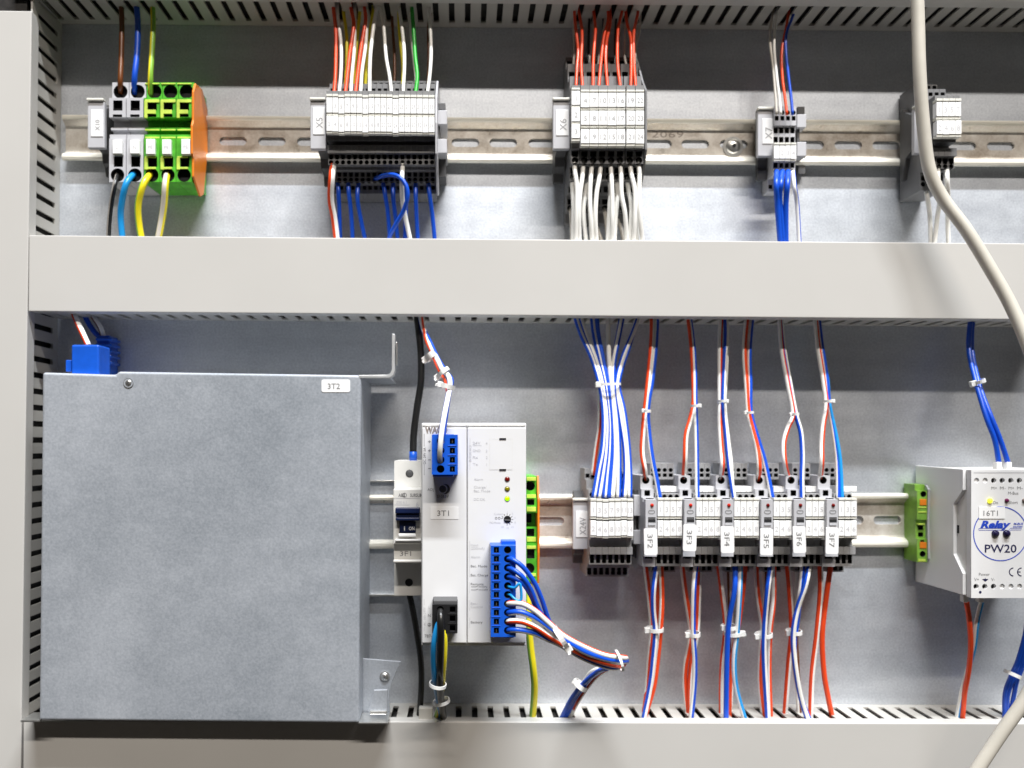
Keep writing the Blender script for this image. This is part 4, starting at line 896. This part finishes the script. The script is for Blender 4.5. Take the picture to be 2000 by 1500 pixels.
# pairs into the fuse terminals
PT = [dict(r=[(1274,600),(1273,660),(1268,720),(1261,790),(1257,830),(1254,880),(1259,915),(1262,940)], b=[(1284,600),(1281,670),(1274,740),(1265,800),(1268,850),(1274,895),(1283,940),(1289,976)], rs=('red','white','R'), bs=('blue','white','L'), tie=(1263,803)),
      dict(r=[(1342,600),(1350,665),(1354,730),(1355,785),(1348,820),(1340,850),(1338,895),(1335,940)], b=[(1344,600),(1353,665),(1357,730),(1358,790),(1360,850),(1361,910),(1362,976)], rs=('red','white','R'), bs=('white','blue','R'), tie=(1357,793)),
      dict(r=[(1409,600),(1406,680),(1406,780),(1406,830),(1409,880),(1411,910),(1406,940)], b=[(1415,600),(1418,650),(1414,730),(1413,790),(1418,850),(1424,910),(1434,976)], rs=('white','red','R'), bs=('blue','white','R'), tie=(1410,784)),
      dict(r=[(1461,600),(1454,680),(1458,750),(1462,805),(1470,840),(1479,875),(1483,915),(1479,942)], b=[(1471,600),(1464,680),(1465,750),(1466,805),(1478,850),(1492,895),(1502,940),(1509,976)], rs=('red','white','L'), bs=('blue','white','L'), tie=(1463,806)),
      dict(r=[(1522,600),(1527,680),(1539,750),(1549,808),(1539,835),(1531,865),(1533,905),(1541,940)], b=[(1523,600),(1531,680),(1543,750),(1554,808),(1564,845),(1567,890),(1566,930),(1567,976)], rs=('white','red','R'), bs=('blue','white','R'), tie=(1551,809)),
      dict(r=[(1591,600),(1597,670),(1608,740),(1614,790),(1608,830),(1605,870),(1605,905),(1601,940)], b=[(1596,600),(1604,670),(1613,730),(1619,790),(1628,840),(1635,890),(1637,930),(1637,976)], rs=('white','red','R'), bs=('blue','white','L'), tie=(1617,784))]
for k, q in enumerate(PT):
    nm = '3F%d' % (k+2)
    n1 = len(q['r']); n2 = len(q['b'])
    wire('red and white wire plugged into the top hole of fuse terminal '+nm, 'wires entering the fuse terminals from above', q['r'], [22+(i/(n1-2))*18 if i < n1-1 else 30 for i in range(n1)], 4.8, q['rs'][0], q['rs'][1], .34, q['rs'][2], .002)
    wire('blue and white wire dropping between %s and its small blocks' % nm, 'blue and white wires entering from above', q['b'], [22+(i/(n2-1))*20 for i in range(n2)], 4.6, q['bs'][0], q['bs'][1], .4, q['bs'][2], .002)
    tie('small cable tie round the pair of wires above fuse terminal '+nm, q['tie'][0], q['tie'][1], 36, 13, 9, (3,0,0,-3,-6,0)[k], 5, 1 if k in (1,2,5) else -1, 0, hs=.7)
wire('light blue wire dropping beside fuse terminal 3F7', 'blue and white wires entering from above', [(1597,600),(1606,680),(1616,740),(1620,790),(1633,850),(1641,900),(1645,976)], (20,42), 3.6, 'sky')
wire('second white wire in the bundle above fuse terminal 3F4', 'blue and white wires entering from above', [(1418,600),(1420,660),(1418,730),(1415,790),(1421,850),(1428,910),(1431,976)], (16,36), 4.0, 'white')
# bundles under the fuse terminals
G = 'wires running down into the bottom duct'
BT = [('3F2', [('red','white','L',[(1259,1095),(1266,1150),(1273,1225),(1268,1290),(1264,1345),(1258,1410)],26), ('blue','white','R',[(1285,1090),(1277,1145),(1276,1190),(1280,1235),(1276,1290),(1270,1340),(1256,1410)],40), ('red','white','L',[(1291,1100),(1293,1170),(1290,1230),(1284,1290),(1276,1345),(1255,1412)],34),('red',None,0,[(1284,1100),(1285,1170),(1282,1230),(1272,1300),(1264,1350),(1256,1410)],26)], [(1279,1229,30)]),
      ('3F3', [('red','white','L',[(1331,1095),(1339,1160),(1349,1235),(1339,1300),(1338,1340),(1344,1410)],26), ('white','blue','R',[(1361,1090),(1355,1150),(1354,1235),(1357,1290),(1356,1340),(1349,1412)],40), ('red','white','R',[(1366,1100),(1364,1170),(1361,1235),(1350,1300),(1347,1350),(1347,1410)],28)], [(1354,1238,22)]),
      ('3F4', [('white','red','L',[(1402,1095),(1410,1155),(1417,1225),(1411,1290),(1409,1340),(1409,1410)],28), ('blue',None,0,[(1436,1090),(1435,1150),(1425,1205),(1421,1250),(1419,1320),(1418,1412)],42), ('white','sky','R',[(1446,1090),(1445,1150),(1440,1230),(1434,1290),(1438,1345),(1457,1412)],40), ('red',None,0,[(1456,1095),(1450,1160),(1441,1225),(1430,1290),(1425,1340),(1424,1412)],30),('white','brown','L',[(1424,1095),(1426,1170),(1428,1235),(1429,1300),(1424,1412)],24)], [(1424,1224,22),(1431,1237,30)]),
      ('3F5', [('red','white','L',[(1476,1095),(1480,1160),(1489,1220),(1487,1250),(1484,1330),(1493,1412)],28), ('blue','white','R',[(1508,1090),(1500,1145),(1493,1230),(1493,1300),(1500,1412)],42), ('white','red','R',[(1511,1095),(1511,1170),(1504,1235),(1502,1310),(1505,1412)],34), ('brown','white','L',[(1493,1095),(1494,1160),(1492,1235),(1486,1300),(1490,1410)],24)], [(1492,1240,28)]),
      ('3F6', [('red','white','R',[(1537,1095),(1542,1150),(1546,1230),(1540,1300),(1532,1410)],28), ('blue','white','L',[(1569,1090),(1565,1140),(1557,1210),(1551,1260),(1553,1310),(1565,1365),(1583,1412)],40), ('white','blue','L',[(1583,1090),(1574,1140),(1556,1195),(1549,1250),(1556,1320),(1566,1370),(1580,1412)],44), ('white','brown','R',[(1558,1095),(1557,1170),(1554,1235),(1557,1310),(1562,1410)],26)], [(1551,1234,24)]),
      ('3F7', [('red','white','R',[(1602,1095),(1602,1160),(1595,1240),(1586,1320),(1583,1410)],32), ('red',None,0,[(1623,1100),(1614,1165),(1606,1240),(1609,1310),(1617,1360),(1628,1412)],30)], [])]
for nm, ws, ts in BT:
    cnt = {}
    for (c_, st_, ph, pts, dm) in ws:
        key = c_+(' and '+{'white':'white','blue':'blue','red':'red','sky':'light blue','brown':'brown'}[st_] if st_ else ''); cnt[key] = cnt.get(key, 0)+1
        n_ = len(pts); ds = [min(dm, 36)]+[dm-(i/(n_-1))*8 for i in range(1, n_)]
        extra = {1: 'front', 2: 'second', 3: 'third'}[cnt[key]]
        wire('%s %s wire in the bundle running down from fuse terminal %s' % (extra, key, nm), G, pts, ds, 5.0, c_, st_, .34 if c_ == 'red' else .4, ph, .003)
    for j, (x, y, w) in enumerate(ts):
        tie('white cable tie, %sround the wires under fuse terminal %s' % ('the lower of two ' if (len(ts) > 1 and j) else 'the upper of two ' if len(ts) > 1 else '', nm), x, y, 32, w, 13, {'3F5':-6,'3F2':-2}.get(nm, -3), 7, -1 if not (nm == '3F4' and j) else 1, 0 if nm != '3F4' or not j else 4)
# power supply: output plug wires
G = 'blue wires leaving the ten way plug'
wire('blue wire from the second hole of the ten way plug', G, [(990,1091,143),(999,1092,150),(1020,1106,153),(1042,1135,150),(1058,1170,146),(1072,1212,140),(1088,1240,134),(1130,1268,130),(1175,1289,128),(1203,1298,114),(1180,1306,90),(1146,1330,66),(1118,1366,46),(1094,1412,30)], 0, 4.6, 'blue')
wire('blue wire from the third hole of the ten way plug', G, [(990,1109,143),(999,1111,150),(1018,1124,154),(1036,1150,150),(1050,1185,145),(1066,1215,140),(1086,1246,132),(1130,1276,128),(1172,1293,126),(1198,1301,112),(1172,1309,88),(1140,1334,66),(1114,1368,46),(1092,1412,30)], 0, 4.6, 'blue')
wire('blue wire from the fourth hole of the ten way plug', G, [(990,1126.5,143),(999,1127,149),(1018,1136,152),(1034,1158,148),(1048,1188,143),(1064,1222,136),(1084,1250,128),(1130,1281,125),(1168,1297,122),(1192,1304,108),(1166,1312,84),(1144,1336,62),(1120,1370,42),(1100,1412,28)], 0, 4.4, 'blue')
wire('short light blue jumper looping between two holes of the ten way plug', G, [(990,1144,143),(997,1147,149),(1006,1148,153),(1012,1141,154),(1016,1141,154),(1018,1155,154),(1018,1170,154),(1013,1174,154),(1003,1168,152),(997,1162,149),(990,1161,143)], 0, 2.7, 'sky')
G = 'striped wires leaving the ten way plug'
SW = [('red and white wire, uppermost of the striped ones at the ten way plug','red','white','C',[(990,1179,143),(1000,1178,151),(1020,1179,154),(1045,1193,154),(1072,1217,153),(1100,1241,150),(1140,1263,144),(1180,1279,138),(1212,1284,130),(1222,1286,118),(1205,1296,100),(1180,1306,80),(1155,1330,60),(1130,1366,42),(1104,1412,28)]),
      ('blue and white wire, second of the striped ones at the ten way plug','blue','white','L',[(990,1196.5,143),(1000,1196,151),(1018,1196,154),(1045,1207,153),(1072,1226,152),(1098,1246,150),(1140,1272,145),(1180,1286,138),(1210,1291,130),(1223,1291,116),(1200,1300,98),(1168,1308,78),(1145,1330,58),(1122,1366,42),(1098,1412,30)]),
      ('red and white wire, third of the striped ones at the ten way plug','red','white','R',[(990,1214,143),(1000,1213,151),(1020,1214,153),(1048,1226,152),(1074,1243,150),(1096,1256,148),(1136,1277,142),(1175,1292,136),(1205,1299,128),(1218,1297,114),(1195,1303,96),(1172,1314,76),(1149,1338,56),(1126,1372,40),(1108,1412,26)]),
      ('blue and white wire, lowest of the striped ones at the ten way plug','blue','white','L',[(990,1231,143),(1000,1230,150),(1020,1231,151),(1046,1237,149),(1072,1249,146),(1095,1259,144),(1134,1282,138),(1172,1298,130),(1200,1304,120),(1212,1300,108),(1190,1304,92),(1158,1312,72),(1138,1338,54),(1116,1372,40),(1101,1412,28)])]
for lab, c_, st_, ph, pts in SW: wire(lab, G, pts, 0, 5.8, c_, st_, .3 if ph == 'C' else .25 if ph == 'R' else .42, ph, 0)
tie('white cable tie with long head on the striped bundle leaving the power supply', 1095, 1244, RM(150), 44, 16, 57, 10, 1, 10, hs=1.15)
tie('round cable tie at the far right bend of the striped bundle', 1209, 1290, RM(130), 36, 20, 75, 5, 0, 0)
tie('white cable tie low on the returning bundle below the bend', 1133, 1338, RM(54), 24, 16, 35, 9, -1, 0, hs=.9)
# power supply: input wires at the top
G = 'wires from the four way plug up to the middle duct'
wire('blue and white wire arching in front of the four way plug', G, [(860,905,142),(859,893,151),(860,870,156),(863,840,154),(868,810,146),(874,780,132),(879,752,116),(876,735,104),(864,722,90),(856,706,74),(848,690,58),(838,668,44),(826,640,34),(818,600,26)], 0, 5.4, 'blue', 'white', .3, 'C')
wire('red and white wire behind the arching one above the power supply', G, [(862,880,142),(864,868,146),(866,840,142),(871,810,134),(875,780,124),(874,756,110),(868,738,98),(858,722,84),(850,704,68),(842,684,52),(832,660,40),(822,600,26)], 0, 4.4, 'red', 'white', .4, 'L')
wire('second blue and white wire behind the arching one above the power supply', G, [(864,862,142),(866,850,146),(869,825,140),(874,790,130),(878,764,116),(882,742,106),(872,728,92),(862,712,78),(852,694,62),(842,672,48),(830,646,36),(820,600,26)], 0, 4.4, 'blue', 'white', .4, 'R')
tie('cable tie on the short kinked bundle just above the power supply', 874, 756, RM(114), 26, 16, 15, 9, -1, 8, hs=1.0)
tie('upper cable tie on the short kinked bundle above the power supply', 865, 728, RM(94), 26, 15, -40, 8, -1, 7, hs=.9)
tie('cable tie beside the black cable below the middle duct', 841, 696, RM(60), 20, 14, -35, 12, -1, 8, m='clear', hs=1.1)
# mains plug
G = 'wires leaving the black mains plug'
wire('thick glossy black wire from the mains plug', G, [(860,1191,142),(860,1197,150),(861,1215,155),(861,1245,152),(860,1290,142),(859,1335,122),(862,1370,84),(866,1402,36)], 0, 7.2, 'black')
wire('light blue wire left of the black one under the mains plug', G, [(860,1210,143),(855,1220,149),(848,1250,149),(846,1285,142),(848,1320,130),(852,1348,106),(857,1376,70),(860,1402,32)], 0, 5.2, 'sky')
wire('yellow and green wire right of the black one under the mains plug', G, [(861,1225,143),(867,1232,147),(869,1260,145),(867,1300,137),(864,1335,118),(860,1368,80),(852,1402,32)], 0, 5.0, 'yellow', 'gstripe', .25, 'L')
tie('white ring shaped cable tie round the mains wires', 855, 1337, RM(128), 30, 15, 8, 6, 0, 0)
tie('lower ring shaped cable tie round the mains wires', 862, 1370, RM(84), 30, 14, -12, 6, 0, 0)
# black cables
wire('black cable from the middle duct to the top of the circuit breaker', 'black cables at the circuit breaker', [(812,600,26),(817,640,30),(822,690,32),(822,745,34),(814,800,36),(808,850,38),(807,886,40)], 0, 6.8, 'black')
wire('black cable from the circuit breaker down to the bottom duct', 'black cables at the circuit breaker', [(799,1158,40),(806,1190,40),(814,1235,36),(822,1290,32),(823,1340,30),(818,1412,26)], 0, 6.0, 'black')
b = MB(); b.tube([P(807,882,40), P(807,902,40)], 7.6*k_(40), M['blueplug'], n=16); b.build('cable_sleeve', label='short blue sleeve on the black cable above the circuit breaker', cat='cable sleeve')
wire('thin dark wire beside the black cable below the middle duct', 'black cables at the circuit breaker', [(814,600,26),(826,640,28),(834,665,34),(842,686,44)], 0, 2.2, 'black')
wire('yellow and green wire from the half hidden earth block to the bottom duct', None, [(1034,1110,40),(1033,1150,48),(1031,1200,50),(1036,1260,46),(1042,1310,42),(1044,1350,36),(1039,1412,26)], 0, 7.0, 'yellow', 'gstripe', .14, 'L')
# blue plugs, left top
wire('red and white wire entering the bright blue plug', 'wires above the blue plugs', [(138,590,24),(147,620,34),(160,648,44),(173,676,52)], 0, 5.6, 'red', 'white', .45, 'R')
wire('dark blue wire entering the shaded blue plug', 'wires above the blue plugs', [(156,590,8),(167,620,10),(182,645,12),(198,662,13)], 0, 5.0, 'blue')
wire('white wire entering the shaded blue plug', 'wires above the blue plugs', [(166,590,8),(182,618,12),(196,640,14),(203,662,13)], 0, 5.0, 'white', 'brown', .35, 'L')
# relay wires
G = 'wires above the relay box'
wire('left blue wire entering the top of the relay box', G, [(1899,600),(1893,650),(1893,690),(1903,735),(1914,775),(1928,820),(1943,860),(1951,905)], [22,24,28,36,44,50,52,52], 4.6, 'blue')
wire('right blue wire entering the top of the relay box', G, [(1903,600),(1898,650),(1899,690),(1908,735),(1919,772),(1936,815),(1954,860),(1969,905)], [20,22,26,34,42,50,52,52], 4.6, 'blue')
tie('white cable tie round the two blue wires above the relay box', 1909, 746, 38, 22, 11, -18, 7, -1, 5)
for i, x in enumerate((1953, 1972)):
    b = MB(); b.box(x-5.2, 902, x+5.2, 920, 54, 49, M['white']); b.build('wire_ferrule', label='white sleeve where the %s blue wire enters the relay box' % ('left','right')[i], cat='wire sleeve', group='sleeves at the relay box', bevel=.8)
G = 'wires below the relay box'
wire('bright red wire hanging from the relay box', G, [(1888,1176,50),(1893,1210,48),(1896,1260,44),(1892,1310,38),(1884,1355,32),(1879,1412,28)], 0, 4.8, 'red')
wire('light blue and white wire hanging from the relay box', G, [(1917,1176,50),(1908,1215,46),(1902,1265,40),(1890,1310,34),(1878,1355,30),(1868,1412,26)], 0, 4.8, 'sky', 'white', .25, 'L')
for x, l in ((1887.5,'red'),(1917.5,'light blue')):
    b = MB(); b.box(x-5, 1160, x+5, 1177, 53, 48, M['clear']); b.build('wire_ferrule', label='translucent sleeve on the %s wire below the relay box' % l, cat='wire sleeve', group='sleeves at the relay box', bevel=.8)
G = 'dark blue wires at the lower right edge'
for i, pts in enumerate(([(2006,1190),(1999,1240),(1985,1290),(1972,1320),(1960,1355),(1959,1412)], [(2012,1200),(2004,1250),(1990,1295),(1977,1325),(1965,1360),(1964,1412)], [(2018,1200),(2008,1250),(1995,1300),(1983,1330),(1976,1365),(1966,1412)])):
    wire('dark blue wire, %s of three bundled at the lower right edge' % ORD[i], G, [(x+3,y) for x,y in pts], (50, 28), 4.1, 'blue')
tie('white cable tie round the dark blue wires at the lower right edge', 1978, 1317, 38, 24, 12, 25, 7, 0, 0)
b = MB(); b.box(818,1383,845,1406.5,40,34,M['duct']); b.build('duct_clip', label='small beige plastic piece on the bottom duct below the power supply', cat='clip', bevel=.6)
# wires lying inside the ducts, glimpsed through the slots
for nm, (y, dd_, c_, x0, x1) in {'blue':(600,24,'blue',860,1500), 'violet':(601,14,'purple',810,1200), 'white':(600,32,'white',640,1960)}.items():
    q = [(x0+(x1-x0)*t/8, y+(x0+(x1-x0)*t/8-800)*.008+random.uniform(-2,1)) for t in range(9)]
    wire('%s wire lying inside the middle duct, glimpsed through its slots' % nm, 'wires lying in the middle duct', q, dd_, 5.2, c_)
for nm, (y, dd_, c_) in {'brown':(-20,18,'brown'), 'dark blue':(-14,26,'blue'), 'grey':(-26,12,'grey'), 'red':(-30,30,'red')}.items():
    q = [(140+225*t, y+(225*t)*.0085+random.uniform(-8,6)) for t in range(9)]
    wire('%s wire lying inside the top duct, glimpsed through its slots' % nm, 'wires lying in the top duct', q, dd_, 5.2, c_)
